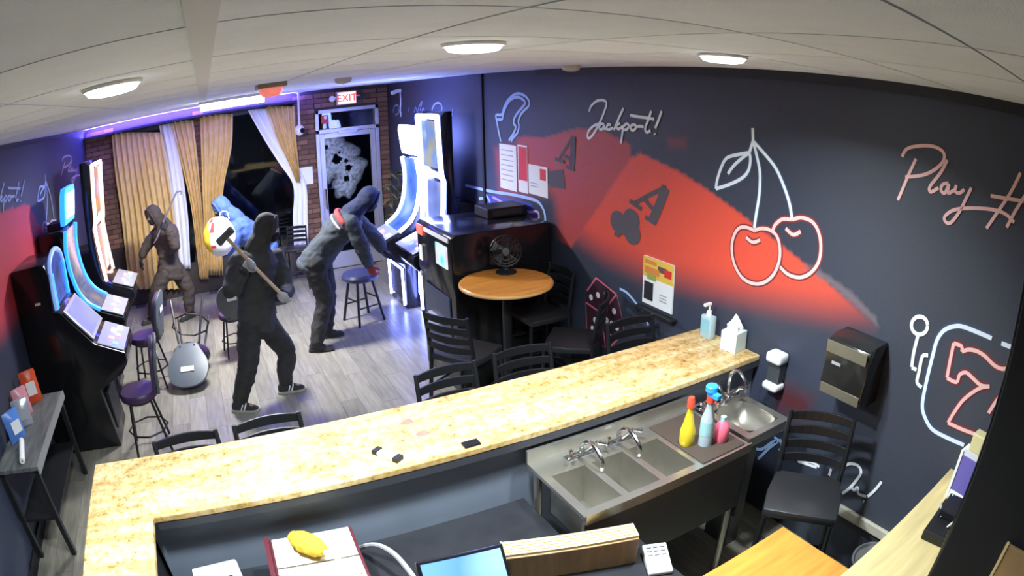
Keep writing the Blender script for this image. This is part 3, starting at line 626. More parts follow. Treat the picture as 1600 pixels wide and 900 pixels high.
# stool front is +y (local); at the counter they face -y
stool(1.18, 2.85, math.pi+.05, 'black ladder back stool at the counter, nearest the blue lit floor')
stool(1.66, 2.88, math.pi-.06, 'black ladder back stool at the counter in front of the wooden table')
stool(.11, 2.70, math.pi+.04, 'black ladder back stool at the counter below the person with the sledgehammer')
stool(-.36, 2.68, math.pi+.04, 'black ladder back stool at the counter end closest to the low slot machine')
stool(2.5, 2.92, math.pi-.05, 'black ladder back stool at the counter under the yellow poster')
stool(1.70, 4.02, -math.pi/2+.55, 'black ladder back stool beside the wooden table with its back to the kiosk side')
stool(2.46, 3.80, math.pi/2-.75, 'black ladder back stool at the wooden table by the painted die')
stool(2.53, 4.43, math.pi/2+.02, 'black ladder back stool between the wooden table and the mural wall')
stool(2.32, 1.37, 2.14, 'black ladder back stool behind the bar under the towel dispenser', 1.0)
stool(1.18, 8.78, math.pi*.9, 'black ladder back chair standing by the window sheer', .78)

# ------------------------------------------------------------------ round table with fan
TZ = 1.10; tc = (onz(716, 440, TZ)+onz(862, 437, TZ))/2; tr = .365
tb = thing('round_table', 'round orange wood bar table on a black pedestal', 'table', (tc.x, tc.y-.02, 0))
MB().lathe([(.001, TZ-.032), (tr-.01, TZ-.032), (tr, TZ-.024), (tr, TZ-.008), (tr-.008, TZ), (.001, TZ)], n=56).build('table_top', M_wood, tb, smooth=True)
MB().lathe([(tr+.001, TZ-.026), (tr+.004, TZ-.022), (tr+.004, TZ-.012), (tr+.001, TZ-.006)], n=56).build('edge_band', mat('pale_edge', (.78, .45, .17), .35), tb, smooth=True)
MB().cyl((0, 0, .04), (0, 0, TZ-.03), .038, n=18).build('column', M_blackm, tb, smooth=True)
MB().lathe([(.001, 0), (.145, 0), (.145, .02), (.06, .05), (.04, .07), (.001, .07)], n=36).build('base', M_blackm, tb, smooth=True)
p = onz(796, 421, TZ); fx, fy = p.x, p.y
fan = thing('desk_fan', 'round black desk fan on the far edge of the wooden table', 'fan', (tc.x+.11, tc.y+.19, TZ))
MB().lathe([(.001, 0), (.085, 0), (.085, .012), (.03, .03), (.018, .05), (.001, .05)], n=24).build('base', M_black, fan, smooth=True)
MB().cyl((0, .03, .03), (0, .045, .17), .014, n=10).build('neck', M_black, fan)
fd = V((-.40, -.85, .12)).normalized(); fc = V((0, 0, .185))
MB().lathe([(.001, -.07), (.04, -.07), (.045, -.01), (.03, 0), (.001, 0)], fc, 16, fd).build('motor', M_black, fan, smooth=True)
a_ = fd.orthogonal().normalized(); b_ = fd.cross(a_); cg = MB()
for rr, off in ((.125, .01), (.125, .04), (.1, .055), (.07, .062), (.035, .064)):
    cg.tube([fc+fd*off+(a_*math.cos(k*math.pi/14)+b_*math.sin(k*math.pi/14))*rr for k in range(28)], .0035, 5, closed=True)
for k in range(16):
    d = a_*math.cos(k*math.pi/8)+b_*math.sin(k*math.pi/8); cg.tube([fc+fd*.064+d*.03, fc+fd*.055+d*.1, fc+fd*.03+d*.127, fc+d*.12-fd*.01, fc+d*.05-fd*.05], .002, 4)
cg.build('cage', M_blackm, fan)
for k in range(5):
    d = a_*math.cos(k*1.2566)+b_*math.sin(k*1.2566); e = fd.cross(d)
    MB().add([fc+fd*.02+d*.02-e*.01, fc+fd*.02+d*.02+e*.01, fc+fd*.035+d*.11+e*.05, fc+fd*.01+d*.11-e*.03, fc+fd*.017+d*.02-e*.01, fc+fd*.017+d*.02+e*.01, fc+fd*.032+d*.11+e*.05, fc+fd*.007+d*.11-e*.03], [(0,1,2,3),(7,6,5,4),(0,4,5,1),(1,5,6,2),(2,6,7,3),(3,7,4,0)]).build('blade', mat('dark_blade', (.02, .02, .022), .4), fan)
MB().lathe([(.001, .06), (.03, .06), (.028, .068), (.001, .07)], fc, 16, fd).build('cap', mat('grey_cap', (.09, .09, .095), .4), fan, smooth=True)

# ------------------------------------------------------------------ slot machines and kiosk
def screen(name, c0, c1, c2, strength, scale=6.):
    if name in MATS: return MATS[name]
    m = mat(name, (.02, .02, .03), .15); nt = m.node_tree; N = nt.nodes; L = nt.links; b = N['Principled BSDF']
    tc_ = N.new('ShaderNodeTexCoord'); n = N.new('ShaderNodeTexVoronoi'); n.inputs['Scale'].default_value = scale; n.feature = 'SMOOTH_F1'; L.new(tc_.outputs['Object'], n.inputs['Vector'])
    r = N.new('ShaderNodeValToRGB'); e = r.color_ramp.elements; e[0].position = .1; e[0].color = (*c0, 1); e[1].position = .75; e[1].color = (*c2, 1); k = e.new(.4); k.color = (*c1, 1)
    L.new(n.outputs['Distance'], r.inputs[0]); L.new(r.outputs[0], b.inputs['Emission Color']); b.inputs['Emission Strength'].default_value = strength; return m
def slab(mb, p0, p1, y0, y1, th=.012):
    """flat panel between two profile points (x,z), spanning y0..y1"""
    d = V((p1[0]-p0[0], 0, p1[1]-p0[1])); n = V((d.z, 0, -d.x)).normalized()
    if n.x < 0: n = -n
    a, b = V((p0[0], 0, p0[1])), V((p1[0], 0, p1[1]))
    mb.obox((a+b)/2+n*(th/2)+V((0, (y0+y1)/2, 0)), d/2, (0, (y1-y0)/2, 0), n*(th/2)); return mb
def body(root, prof, W_, m=M_blackg, name='cabinet'):
    return MB().prism(prof[::-1], lambda u, v, w_: (u, w_, v), -W_/2, W_/2).build(name, m, root, bevel=.012, smooth=True)
def deck(root, p0, p1, W_, cols):
    k = MB(); slab(k, p0, p1, -W_/2+.02, W_/2-.02, .012).build('button_deck', mat('deck_grey', (.5, .52, .54), .3, metal=.4), root, bevel=.003)
    d = V((p1[0]-p0[0], 0, p1[1]-p0[1])); n = V((d.z, 0, -d.x)).normalized(); n = -n if n.x < 0 else n
    for i, c in enumerate(cols):
        y = -W_/2+.1+(W_-.2)*i/(len(cols)-1); q = V((p0[0], y, p0[1]))+d*(.35+.2*(i % 2))+n*.012
        MB().obox(q+n*.006, d.normalized()*.028, (0, .03, 0), n*.006).build('button', c, root, bevel=.003)
P_pink = mat('button_pink', (.9, .4, .5), .3, emit=.9, ecol=(1, .35, .45)); P_wht = mat('button_white', (.9, .9, 1), .3, emit=1.2); P_blu = mat('button_blue', (.2, .3, 1), .3, emit=1.5, ecol=(.15, .3, 1))
def slot_low(loc, rz, label):      # slanted lower screen, round topped upper screen
    r = thing('slot_machine', label, 'slot machine', loc, rz, 'slot machines along the walls'); W_ = .62
    body(r, [(0,0),(.70,0),(.66,.55),(.92,.66),(1.0,.75),(1.0,.84),(.72,.96),(.44,1.28),(.38,1.30),(.40,1.60),(.36,1.70),(0,1.70)], W_)
    slab(MB(), (.71,.985), (.46,1.27), -W_/2+.03, W_/2-.03, .02).build('lower_screen_frame', mat('silver_frame', (.55,.57,.6), .3, metal=.6), r, bevel=.004)
    slab(MB(), (.70,1.015), (.49,1.255), -W_/2+.07, W_/2-.07, .008).build('lower_screen', screen('screen_lavender', (.25,.3,.8), (.3,.32,.75), (.45,.5,.62), .9, 3), r)
    fr = MB(); pts = [(-.27,1.30),(-.27,1.58),(-.2,1.70),(0,1.755),(.2,1.70),(.27,1.58),(.27,1.30)]
    fr.tube([(.405, y, z) for y, z in pts], .022, 8, 4); fr.build('screen_arch', mat('arch_blue', (.35,.5,.9), .3, emit=.5, ecol=(.2,.4,1)), r, smooth=True)
    MB().prism([(-.25,1.31),(.25,1.31),(.25,1.58),(.18,1.68),(0,1.73),(-.18,1.68),(-.25,1.58)], lambda u, v, w_: (w_, u, v), .36, .408).build('upper_screen', screen('screen_dark_blue', (.02,.04,.2), (.05,.1,.5), (.02,.05,.12), .8), r)
    MB().box(.405, -.275, 1.30, .43, -.225, 1.60).build('edge_light', M_ledblue, r, bevel=.006); MB().box(.405, .225, 1.30, .43, .275, 1.60).build('edge_light', M_ledblue, r, bevel=.006)
    deck(r, (.985,.85), (.74,.955), W_, [P_blu, P_pink, P_pink, P_wht, P_wht])
    MB().box(.665, -.2, .12, .705, .2, .48).build('belly_door', M_black, r, bevel=.01)
    MB().box(.2, -W_/2-.008, 1.38, .26, -W_/2, 1.40).build('hinge_plate', M_white, r)
    return r
def slot_curve(loc, rz, label, edge, top, scr, foot=False):
    r = thing('slot_machine', label, 'slot machine', loc, rz, 'slot machines along the walls'); W_ = .6
    cv = [(.60,.95),(.46,1.05),(.37,1.2),(.325,1.4),(.315,1.6),(.34,1.78)]
    body(r, [(0,0),(.60,0),(.58,.55),(.82,.68),(.88,.76),(.87,.84)]+cv+[(.30,1.8),(0,1.8)], W_)
    C, _ = spline([V((a+.01, 0, b)) for a, b in cv], [0]*6, 4); s = MB()
    R_ = []
    for i, c in enumerate(C):
        t = (C[min(i+1, len(C)-1)]-C[max(i-1, 0)]).normalized(); n = V((t.z, 0, -t.x)); n = n if n.x > 0 else -n
        R_.append([c+V((0, -W_/2+.06, 0)), c+V((0, W_/2-.06, 0)), c+n*.01+V((0, W_/2-.06, 0)), c+n*.01+V((0, -W_/2+.06, 0))])
    s.rings(R_).build('curved_screen', scr, r)
    for sy_ in (-1, 1): MB().tube([c+V((.006, sy_*(W_/2-.03), 0)) for c in C], .028, 8).build('edge_light', edge, r, smooth=True)
    t = MB(); t.prism([(-.24,1.83),(.24,1.83),(.27,1.9),(.27,2.12),(.22,2.19),(-.22,2.19),(-.27,2.12),(-.27,1.9)], lambda u, v, w_: (w_+(v-1.8)*.12, u, v), .30, .36).build('topper', edge, r, bevel=.006)
    t = MB(); t.prism([(-.2,1.88),(.2,1.88),(.22,1.95),(.2,2.13),(-.2,2.13),(-.22,1.95)], lambda u, v, w_: (w_+(v-1.8)*.12, u, v), .355, .372).build('topper_screen', top, r)
    MB().box(.1, -.12, 1.79, .3, .12, 1.86).build('topper_mount', M_black, r)
    deck(r, (.865,.85), (.62,.95), W_, [P_wht, P_pink, P_pink, P_wht])
    MB().box(.575, -.2, .1, .61, .2, .5).build('belly_door', M_black, r, bevel=.01)
    if foot:
        MB().tube([(.615, -.27, .05), (.615, -.27, .5), (.615, .27, .5), (.615, .27, .05)], .016, 8).build('edge_light', M_led, r)
    return r
def slot_tall(loc, rz, label, edge, s_up, s_lo, foot=False, er=.022, u=.5, ub=0.):
    r = thing('slot_machine', label, 'slot machine', loc, rz, 'slot machines along the walls'); W_ = .66
    q = u-.5; pf = [(0,0),(.60+q,0),(.58+q,.55),(.84+q,.68),(.90+q,.76),(.88+q,.85),(.60+q,.96),(.50+q,1.02),(.47+q,1.6),(.50+q,1.68),(.52+q,2.30),(.46+q,2.36)]
    body(r, pf+([(0,2.36)] if not ub else [(ub,2.36),(ub,1.35),(0,1.35)]), W_)
    slab(MB(), (.505+q,1.06), (.475+q,1.58), -W_/2+.06, W_/2-.06, .012).build('lower_screen', s_lo, r)
    slab(MB(), (.507+q,1.74), (.523+q,2.26), -W_/2+.06, W_/2-.06, .012).build('upper_screen', s_up, r)
    e = W_/2-.02
    for sy_ in (-1, 1): MB().tube([(.55+q, sy_*e, .99), (.52+q, sy_*e, 1.3), (.50+q, sy_*e, 1.6), (.52+q, sy_*e, 1.7), (.545+q, sy_*e, 2.3)], er, 8, 3).build('edge_light', edge, r, smooth=True)
    for z, x in ((2.31, .545+q), (1.66, .51+q)): MB().tube([(x, -e, z), (x, e, z)], er, 8).build('edge_light', edge, r, smooth=True)
    deck(r, (.88+q,.86), (.62+q,.96), W_, [P_wht, P_pink, P_blu, P_pink, P_wht])
    MB().box(.575+q, -.2, .1, .61+q, .2, .5).build('belly_door', M_black, r, bevel=.01)
    if foot:
        MB().tube([(.61+q, -.29, .04), (.61+q, -.29, .5), (.61+q, .29, .5), (.61+q, .29, .04), (.61+q, -.29, .04)], .02, 8).build('edge_light', edge, r)
        MB().tube([(.62+q, -.29, .5), (.70+q, -.1, .3), (.62+q, .29, .04)], .012, 8).build('edge_light', edge, r)
    return r
slot_low((XL+.02, 5.31, 0), 0, 'low slot machine with a slanted lavender screen and arched top')
slot_curve((XL+.02, 6.32, 0), 0, 'slot machine with a curved screen edged in bright blue light', M_ledblue, screen('screen_topper', (.9,.9,1), (.3,.5,1), (.1,.2,.9), 2.0, 5), screen('screen_bronze', (.25,.3,.4), (.12,.2,.5), (.5,.42,.3), .5, 7))
slot_tall((XL+.02, 7.36, 0), 0, 'tall slot machine with a pinkish white lit edge beside the gold curtain', M_ledred, screen('screen_amber', (.7,.35,.12), (.5,.2,.1), (.5,.4,.7), .9), screen('screen_amber2', (.8,.4,.25), (.6,.3,.2), (.35,.3,.6), .9), False, .022, .5, .38)
slot_tall((XR-.02, 6.62, 0), math.pi, 'tall slot machine framed by a glaring white light strip', M_led, screen('screen_ocean', (.5,.6,.7), (.12,.28,.75), (.4,.38,.2), .75, 5), screen('screen_reef', (.1,.12,.4), (.12,.2,.6), (.4,.42,.6), .8, 5), True, .028, .34, .22)
slot_curve((XR-.02, 7.36, 0), math.pi, 'curved slot machine with a glowing white topper near the door', M_led, mat('topper_glow', (1,1,1), .5, emit=7, ecol=(.85,.88,1)), screen('screen_cyan', (.03,.1,.7), (.08,.25,.9), (.5,.75,1), .8, 4), True)
kz, kd, kw = 1.42, .93, .82
kr = thing('payout_kiosk', 'black box kiosk with a teal lit screen behind the wooden table', 'kiosk', (XR-.035, 4.68+kw/2, 0), math.pi)
body(kr, [(0,0),(kd-.02,0),(kd-.02,.9),(kd,1.0),(kd,kz-.03),(kd-.03,kz),(0,kz)], kw)
MB().box(kd, .08, 1.12, kd+.012, .33, 1.31).build('screen', screen('screen_teal', (.1,.75,.8), (.6,.8,.9), (.7,.3,.4), 1.0, 6), kr, bevel=.003)
MB().box(kd, -.2, 1.35, kd+.01, .36, 1.385).build('label_strip', M_white, kr)
MB().box(kd, -.38, 1.30, kd+.012, -.24, 1.39).build('red_badge', mat('badge_red', (.9,.15,.1), .4, emit=.8, ecol=(1,.15,.1)), kr)
MB().box(kd, -.34, 1.06, kd+.012, -.26, 1.2).build('keypad', M_white, kr, bevel=.003)
MB().box(kd-.02, -.3, .3, kd-.005, .3, .86).build('door_panel', mat('kiosk_blue', (.04,.05,.09), .3), kr, bevel=.006)
MB().box(kd-.008, -.16, .5, kd+.03, .1, .62).build('cash_slot', M_alu, kr, bevel=.005)
MB().box(kd-.005, -kw/2+.04, .9, kd+.006, -kw/2+.09, .94).build('lock', M_alu, kr)
sp = thing('speaker_box', 'dark flat box lying on top of the kiosk by the wall', 'box', (XR-.24, 5.22, kz))
MB().box(-.2, -.14, 0, .2, .14, .09).build('shell', M_black, sp, bevel=.008); MB().box(-.15, -.142, .02, .15, -.139, .07).build('front_panel', mat('charcoal_panel', (.05,.05,.055), .5), sp)

# ------------------------------------------------------------------ casino chairs
def make_casino(seat_m):
    r = thing('casino_chair', 'x', 'chair')
    MB().lathe([(.001, .55), (.18, .55), (.215, .57), (.22, .60), (.20, .635), (.001, .645)], n=28).build('seat', seat_m, r, smooth=True)
    MB().lathe([(.001, .52), (.15, .52), (.19, .549), (.001, .549)], n=24).build('seat_pan', M_black, r, smooth=True)
    # pear shaped back, front is +y
    pear = [(-.11,.58),(-.16,.68),(-.225,.80),(-.235,.93),(-.19,1.06),(-.10,1.12),(0,1.135),(.10,1.12),(.19,1.06),(.235,.93),(.225,.80),(.16,.68),(.11,.58)]
    P_, _ = spline([V((a, b, 0)) for a, b in pear], [0]*len(pear), 3)
    pl = [(q.x, q.y) for q in P_]
    bend = lambda u, v, w_: (u, -.20-.16*(v-.6)+w_+.35*u*u, v)
    MB().prism(pl, bend, -.045, -.01).build('back_shell', mat('grey_shell', (.10,.118,.13), .45), r, bevel=.01, smooth=True)
    MB().prism([(a*.93, .855+(b-.855)*.95) for a, b in pl], bend, -.012, .035).build('back_cushion', seat_m, r, bevel=.012, smooth=True)
    MB().prism([(-.075,.885),(.075,.885),(.075,.945),(-.075,.945)], bend, -.0475, -.0445).build('sticker', M_paper, r)
    for s in (-1, 1): MB().cyl((s*.075, -.16, .56), (s*.085, -.245, .63), .013, n=8).build('back_support', M_black, r)
    for sx in (-1, 1):
        for sy_ in (-1, 1): MB().tube([(sx*.12, sy_*.12, .53), (sx*.2, sy_*.2, 0)], .014, 8).build('leg', M_blackm, r, smooth=True)
    MB().tube([(.175*math.cos(k*math.pi/4+math.pi/4)*1.3, .175*math.sin(k*math.pi/4+math.pi/4)*1.3, .22) for k in range(8)], .01, 6, closed=True).build('foot_ring', M_blackm, r)
    return r
M_purple = mat('purple_vinyl', (.06, .03, .085), .4)
cc = make_casino(M_purple)
def casino(loc, rot, label, first=False, sc=1.):
    o = cc if first else copy_tree(cc); o.scale = (sc, sc, sc)
    o.location = loc; o.rotation_euler = rot; tag(o, label, 'chair', 'casino chairs of the slot machines'); return o
casino((-.93, 4.90, 0), (0, 0, math.pi/2+.1), 'purple casino chair drawn up to the low slanted slot machine', True, .86)
casino((-.95, 6.28, 0), (0, 0, math.pi/2-.15), 'purple casino chair facing the slot machine edged in blue light', sc=.86)
# one tipped forward onto seat edge and back rest, shell up; one pushed askew
casino((-.42, 6.93, .535), (math.radians(-129), 0, math.pi-.12), 'casino chair tipped over with its grey back shell and white sticker showing')
casino((.07, 6.72, 0), (0, 0, .12), 'casino chair standing askew behind the tipped one', sc=.74)
# low stool by the leaning person
ls = thing('padded_stool', 'low padded black stool beside the leaning person', 'stool', (1.66, 6.98, 0), .3)
MB().lathe([(.001, .50), (.19, .50), (.215, .52), (.22, .55), (.2, .58), (.001, .59)], n=28).build('seat', mat('navy_vinyl', (.03, .035, .09), .35), ls, smooth=True)
for k in range(4):
    a = k*math.pi/2+math.pi/4; MB().tube([(.14*math.cos(a), .14*math.sin(a), .5), (.25*math.cos(a), .25*math.sin(a), 0)], .017, 8).build('leg', M_blackm, ls, smooth=True)
for k in range(4):
    a, b = k*math.pi/2+math.pi/4, (k+1)*math.pi/2+math.pi/4; z = .2+.08*(k % 2); q = .14+.11*(1-z/.5); MB().cyl((q*math.cos(a), q*math.sin(a), z), (q*math.cos(b), q*math.sin(b), z), .01, n=8).build('rung', M_blackm, ls)
# plant in the corner by the door
pt = thing('potted_plant', 'dull green leafy plant in a pot in the corner by the door', 'plant', (2.62, 8.45, 0))
MB().lathe([(.001, 0), (.12, 0), (.16, .3), (.17, .32), (.15, .32), (.14, .28), (.001, .28)], n=24).build('pot', M_black, pt, smooth=True)
M_leaf = mat('dull_leaf', (.13, .14, .05), .6, var=.4, vscale=20, objrand=.3)
for k in range(5):
    a = k*1.257; e = V((.1*math.cos(a), .1*math.sin(a), 1.1+.09*k)); MB().tube([(0, 0, .28), (e.x*.4, e.y*.4, .7), e], .009, 6, 3).build('stem', mat('stem_brown', (.09, .06, .03), .8), pt)
lm = MB(); lm.add([(0,0,0),(.03,.05,.012),(.034,.1,.0),(.0,.2,-.035),(-.034,.1,0),(-.03,.05,.012),(0,.1,.012)], [(0,1,6),(1,2,6),(2,3,6),(3,4,6),(4,5,6),(5,0,6)]); lme = lm.mesh('leaf'); lme.materials.append(M_leaf)
for k in range(70):
    o = bpy.data.objects.new('leaf', lme); COL.objects.link(o); o.parent = pt; a = random.uniform(0, 6.28); z = random.uniform(.6, 1.52)
    o.location = (.08*math.cos(a), .08*math.sin(a), z); o.rotation_euler = (random.uniform(-.5, .7), 0, a+random.uniform(-.6, .6)); s = random.uniform(.75, 1.05); o.scale = (s, s, s)

# ------------------------------------------------------------------ behind the bar: sinks, bottles, dispensers
SZ = .90
sk = thing('bar_sink', 'stainless steel bar sink with deep bowls behind the counter', 'sink', (1.88, 1.98, 0))
def bowl_top(x0, x1, y0, y1, bowls, name, depth=.2):
    m = MB(); xs_ = sorted({x0, x1, *[q for b in bowls for q in b[:2]]})
    by0, by1 = bowls[0][2], bowls[0][3]
    m.box(x0, y0, SZ-.02, x1, by0, SZ); m.box(x0, by1, SZ-.02, x1, y1, SZ)
    for a, b in zip(xs_, xs_[1:]):
        if not any(abs(a-q[0]) < 1e-6 for q in bowls): m.box(a, by0, SZ-.02, b, by1, SZ)
    return m
BWL = ((1.26, 1.45), (1.48, 1.67), (1.70, 1.89))
m = bowl_top(1.22, 2.24, 1.74, 2.25, [(a, b, 1.79, 2.10) for a, b in BWL], 'top'); m.build('sink_top', M_steel, sk, world=True)
for a, b in BWL:
    m = MB(); y0, y1, d, t = 1.79, 2.10, .22, .004
    m.box(a, y0, SZ-d, b, y1, SZ-d+t); m.box(a, y0, SZ-d, a+t, y1, SZ-.001); m.box(b-t, y0, SZ-d, b, y1, SZ-.001); m.box(a, y0, SZ-d, b, y0+t, SZ-.001); m.box(a, y1-t, SZ-d, b, y1, SZ-.001)
    bo = m.build('bowl', M_steel, sk, world=True); d_ = MB().lathe([(.001, .001), (.025, .001), (.028, .004), (.001, .004)], ((a+b)/2-1.88, -.03, SZ-.215), 16).build('drain', M_chrome, bo)
MB().box(1.22, 1.735, SZ-.04, 2.24, 1.745, SZ+.012).build('front_rim', M_steel, sk, world=True)
MB().box(1.22, 2.245, SZ, 2.24, 2.258, SZ+.07).build('backsplash', M_steel, sk, world=True)
MB().box(2.228, 1.745, .42, 2.238, 2.24, SZ-.02).build('end_panel', mat('dull_steel', (.12, .12, .12), .4, metal=.5), sk, world=True)
MB().box(1.22, 1.746, .5, 2.228, 1.756, SZ-.04).build('apron', MATS['dull_steel'], sk, world=True)
for x in (1.25, 2.2):
    for y in (1.78, 2.2): MB().cyl((x, y, 0), (x, y, SZ-.02), .02, n=10).build('leg', M_steel, sk, world=True)
def faucet(root, c, hl=.16, reach=.16, name='faucet'):
    c = V(c); f = MB(); f.tube([c, c+V((0, 0, hl)), c+V((0, -reach*.45, hl+.05)), c+V((0, -reach, hl-.0)), c+V((0, -reach, hl-.05))], .011, 8, 4); fo = f.build(name, M_chrome, root, smooth=True)
    for s in (-1, 1): MB().tube([c+V((s*.02, 0, .01)), c+V((s*.07, 0, .03)), c+V((s*.075, -.02, .06)), c+V((s*.10, -.06, .065))], .010, 8, 3).build('handle', M_chrome, fo, smooth=True)
    MB().obox(c+V((0, 0, .008)), (.095, 0, 0), (0, .022, 0), (0, 0, .008)).build('base_plate', M_chrome, fo, bevel=.004)
faucet(sk, (-.40, .195, SZ), .06, .17)
faucet(sk, (-.18, .195, SZ), .06, .17)
hs = thing('hand_sink', 'small stainless hand sink with twin taps against the mural wall', 'sink', (2.45, 2.0, 0))
m = bowl_top(2.27, 2.62, 1.78, 2.25, [(2.32, 2.57, 1.83, 2.13)], 'top'); m.build('sink_top', M_steel, hs, world=True)
R_ = []
for z, s in ((0, 1), (-.03, .97), (-.09, .8), (-.12, .45), (-.125, .05)): R_.append([V((2.445+.125*s*max(-1, min(1, 1.25*math.cos(k*math.pi/12))), 1.98+.15*s*max(-1, min(1, 1.25*math.sin(k*math.pi/12))), SZ-.002+z)) for k in range(24)])
bo = MB(); bo.rings(R_, cap=False); bo.build('bowl', M_steel, hs, world=True, smooth=True, recalc=False)
MB().box(2.27, 1.775, SZ-.05, 2.62, 1.785, SZ+.008).build('front_rim', M_steel, hs, world=True)
MB().box(2.40, 1.9, 0, 2.50, 2.1, SZ-.13).build('pedestal', MATS['dull_steel'], hs, world=True)
faucet(hs, (.04, .18, SZ), .15, .13)
faucet(hs, (-.1, .19, SZ), .10, .10)
tag(MB().box(1.915, 1.765, SZ+.001, 2.215, 2.2, SZ+.008).build('drain_mat', mat('brown_mat', (.055, .035, .025), .7), bevel=.003), 'dark brown drying mat on the sink drainboard', 'mat')
BZ = SZ+.0085
def bottle(name, label, x, y, prof, m, capm, capprof, extra=None, z=BZ):
    r = thing(name, label, 'bottle', (x, y, z)); MB().lathe(prof, n=24).build('bottle_body', m, r, smooth=True); MB().lathe(capprof, n=16).build('cap', capm, r, smooth=True)
    if extra: extra(r)
    return r
bottle('soap_bottle', 'yellow dish soap bottle with a red cap on the brown mat', 1.965, 1.955, [(.001, 0), (.036, 0), (.04, .02), (.04, .08), (.028, .12), (.014, .19), (.012, .21), (.001, .21)], mat('yellow_soap', (.75, .55, .03), .15), mat('red_cap', (.9, .08, .04), .35), [(.001, .21), (.02, .21), (.02, .245), (.014, .265), (.001, .265)])
def sp_trig(r):
    MB().box(-.015, -.06, .27, .015, .02, .30).build('spray_head', mat('blue_cap', (.03, .35, .85), .35), r, bevel=.006); MB().tube([(0, -.03, .27), (0, -.045, .24)], .005, 6).build('trigger', MATS['red_cap'], r)
    MB().lathe([(.0365, .06), (.0367, .061), (.0367, .14), (.0365, .141)], n=24).build('bottle_label', mat('pale_teal', (.35, .6, .62), .5), r)
bottle('spray_bottle', 'clear grey spray bottle with a blue head on the brown mat', 2.04, 1.895, [(.001, 0), (.036, 0), (.036, .15), (.02, .2), (.014, .24), (.001, .24)], mat('grey_bottle', (.42, .48, .52), .2), MATS['red_cap'], [(.001, .24), (.022, .24), (.022, .27), (.001, .27)], sp_trig)
tag(MB().lathe([(.001, .301), (.032, .301), (.032, .325), (.026, .332), (.001, .332)], (0, 0, 0), 20).build('spray_top', MATS['blue_cap'], bpy.data.objects['spray_bottle'], smooth=True))
bottle('pink_bottle', 'short pink soap bottle on the brown mat', 2.13, 1.87, [(.001, 0), (.035, 0), (.04, .02), (.04, .07), (.032, .10), (.014, .12), (.001, .12)], mat('pink_soap', (.9, .16, .24), .3), mat('mint_cap', (.45, .75, .65), .4), [(.001, .12), (.016, .12), (.016, .14), (.001, .14)])
# on the counter by the wall
sb = thing('sanitizer_bottle', 'clear pump sanitizer bottle on the counter by the mural wall', 'bottle', (2.76, 2.66, CT))
MB().prism([(-.045, -.03), (.045, -.03), (.05, 0), (.045, .03), (-.045, .03), (-.05, 0)], lambda u, v, w_: (v, u, w_), 0, .15).build('bottle_body', mat('clear_gel', (.55, .72, .78), .12, alpha=.75), sb, bevel=.008, smooth=True)
MB().box(-.032, -.038, .04, -.0305, .038, .13).build('bottle_label', mat('teal_label', (.25, .5, .58), .5), sb)
MB().lathe([(.001, .15), (.02, .15), (.016, .18), (.006, .18), (.006, .22), (.001, .22)], n=14).build('pump', M_white, sb, smooth=True); MB().box(-.05, -.01, .215, .012, .01, .235).build('nozzle', M_white, sb, bevel=.004)
tb_ = thing('tissue_box', 'white and mint tissue box with a tissue pulled up on the counter', 'tissue box', (2.765, 2.43, CT), .15)
MB().box(-.06, -.06, 0, .06, .06, .125).build('carton', mat('mint_carton', (.72, .84, .80), .6), tb_, bevel=.003)
ts = MB(); R_ = []
for i, (z, s) in enumerate(((.12, .04), (.15, .048), (.18, .03), (.205, .016), (.225, .003))): R_.append([V((s*math.cos(k*math.pi/6)*(1+.35*math.sin(k*2.1+i)), s*math.sin(k*math.pi/6)*(1+.35*math.cos(k*1.7+i)), z+.008*math.sin(k*3+i))) for k in range(12)])
ts.rings(R_).build('tissue', M_paper, tb_, smooth=True)
# soap dispenser and paper towel dispenser on the wall
p = onx(1210, 580, XR-.06)
sd = thing('soap_dispenser', 'white and black soap dispenser on the wall beside the hand sink', 'dispenser', (XR-.001, p.y, p.z))
MB().box(-.10, -.06, .055, 0, .06, .12).build('top_cover', M_white, sd, bevel=.02, seg=3, smooth=True)
MB().box(-.075, -.05, -.07, 0, .05, .055).build('body', mat('dark_smoke', (.06, .065, .07), .25), sd, bevel=.01)
MB().box(-.10, -.06, -.12, 0, .06, -.07).build('drip_tray', M_white, sd, bevel=.02, seg=3, smooth=True)
c0, c1 = onx(1294, 527, XR-.2), onx(1342, 640, XR-.2); c2 = onx(1362, 550, XR-.2)
ty0, ty1, tz0, tz1 = c2.y, c0.y, c1.z, c0.z
td = thing('towel_dispenser', 'black paper towel dispenser with rounded ends on the mural wall', 'dispenser', (XR-.001, (ty0+ty1)/2, (tz0+tz1)/2)); hw, hh = (ty1-ty0)/2, (tz1-tz0)/2+.02
pf = [(0, -hh), (-.13, -hh), (-.19, -hh+.03), (-.215, -hh+.09), (-.20, 0), (-.215, hh-.09), (-.19, hh-.02), (-.13, hh), (0, hh)]
MB().prism(pf, lambda u, v, w_: (u, w_, v), -hw, hw).build('shell', mat('dispenser_black', (.018, .017, .016), .18), td, bevel=.012, smooth=True)
for z0_, z1_ in ((hh-.085, hh-.02), (-hh+.03, -hh+.085)): MB().obox((-.214, 0, (z0_+z1_)/2), (.004, 0, .0), (0, hw-.012, 0), (0, 0, (z1_-z0_)/2)).build('chrome_band', mat('bronze_sheen', (.28, .25, .18), .25, metal=.6), td, bevel=.003)
MB().box(-.212, -.03+hw*.4, .03, -.205, .03+hw*.4, .045).build('badge', M_alu, td)
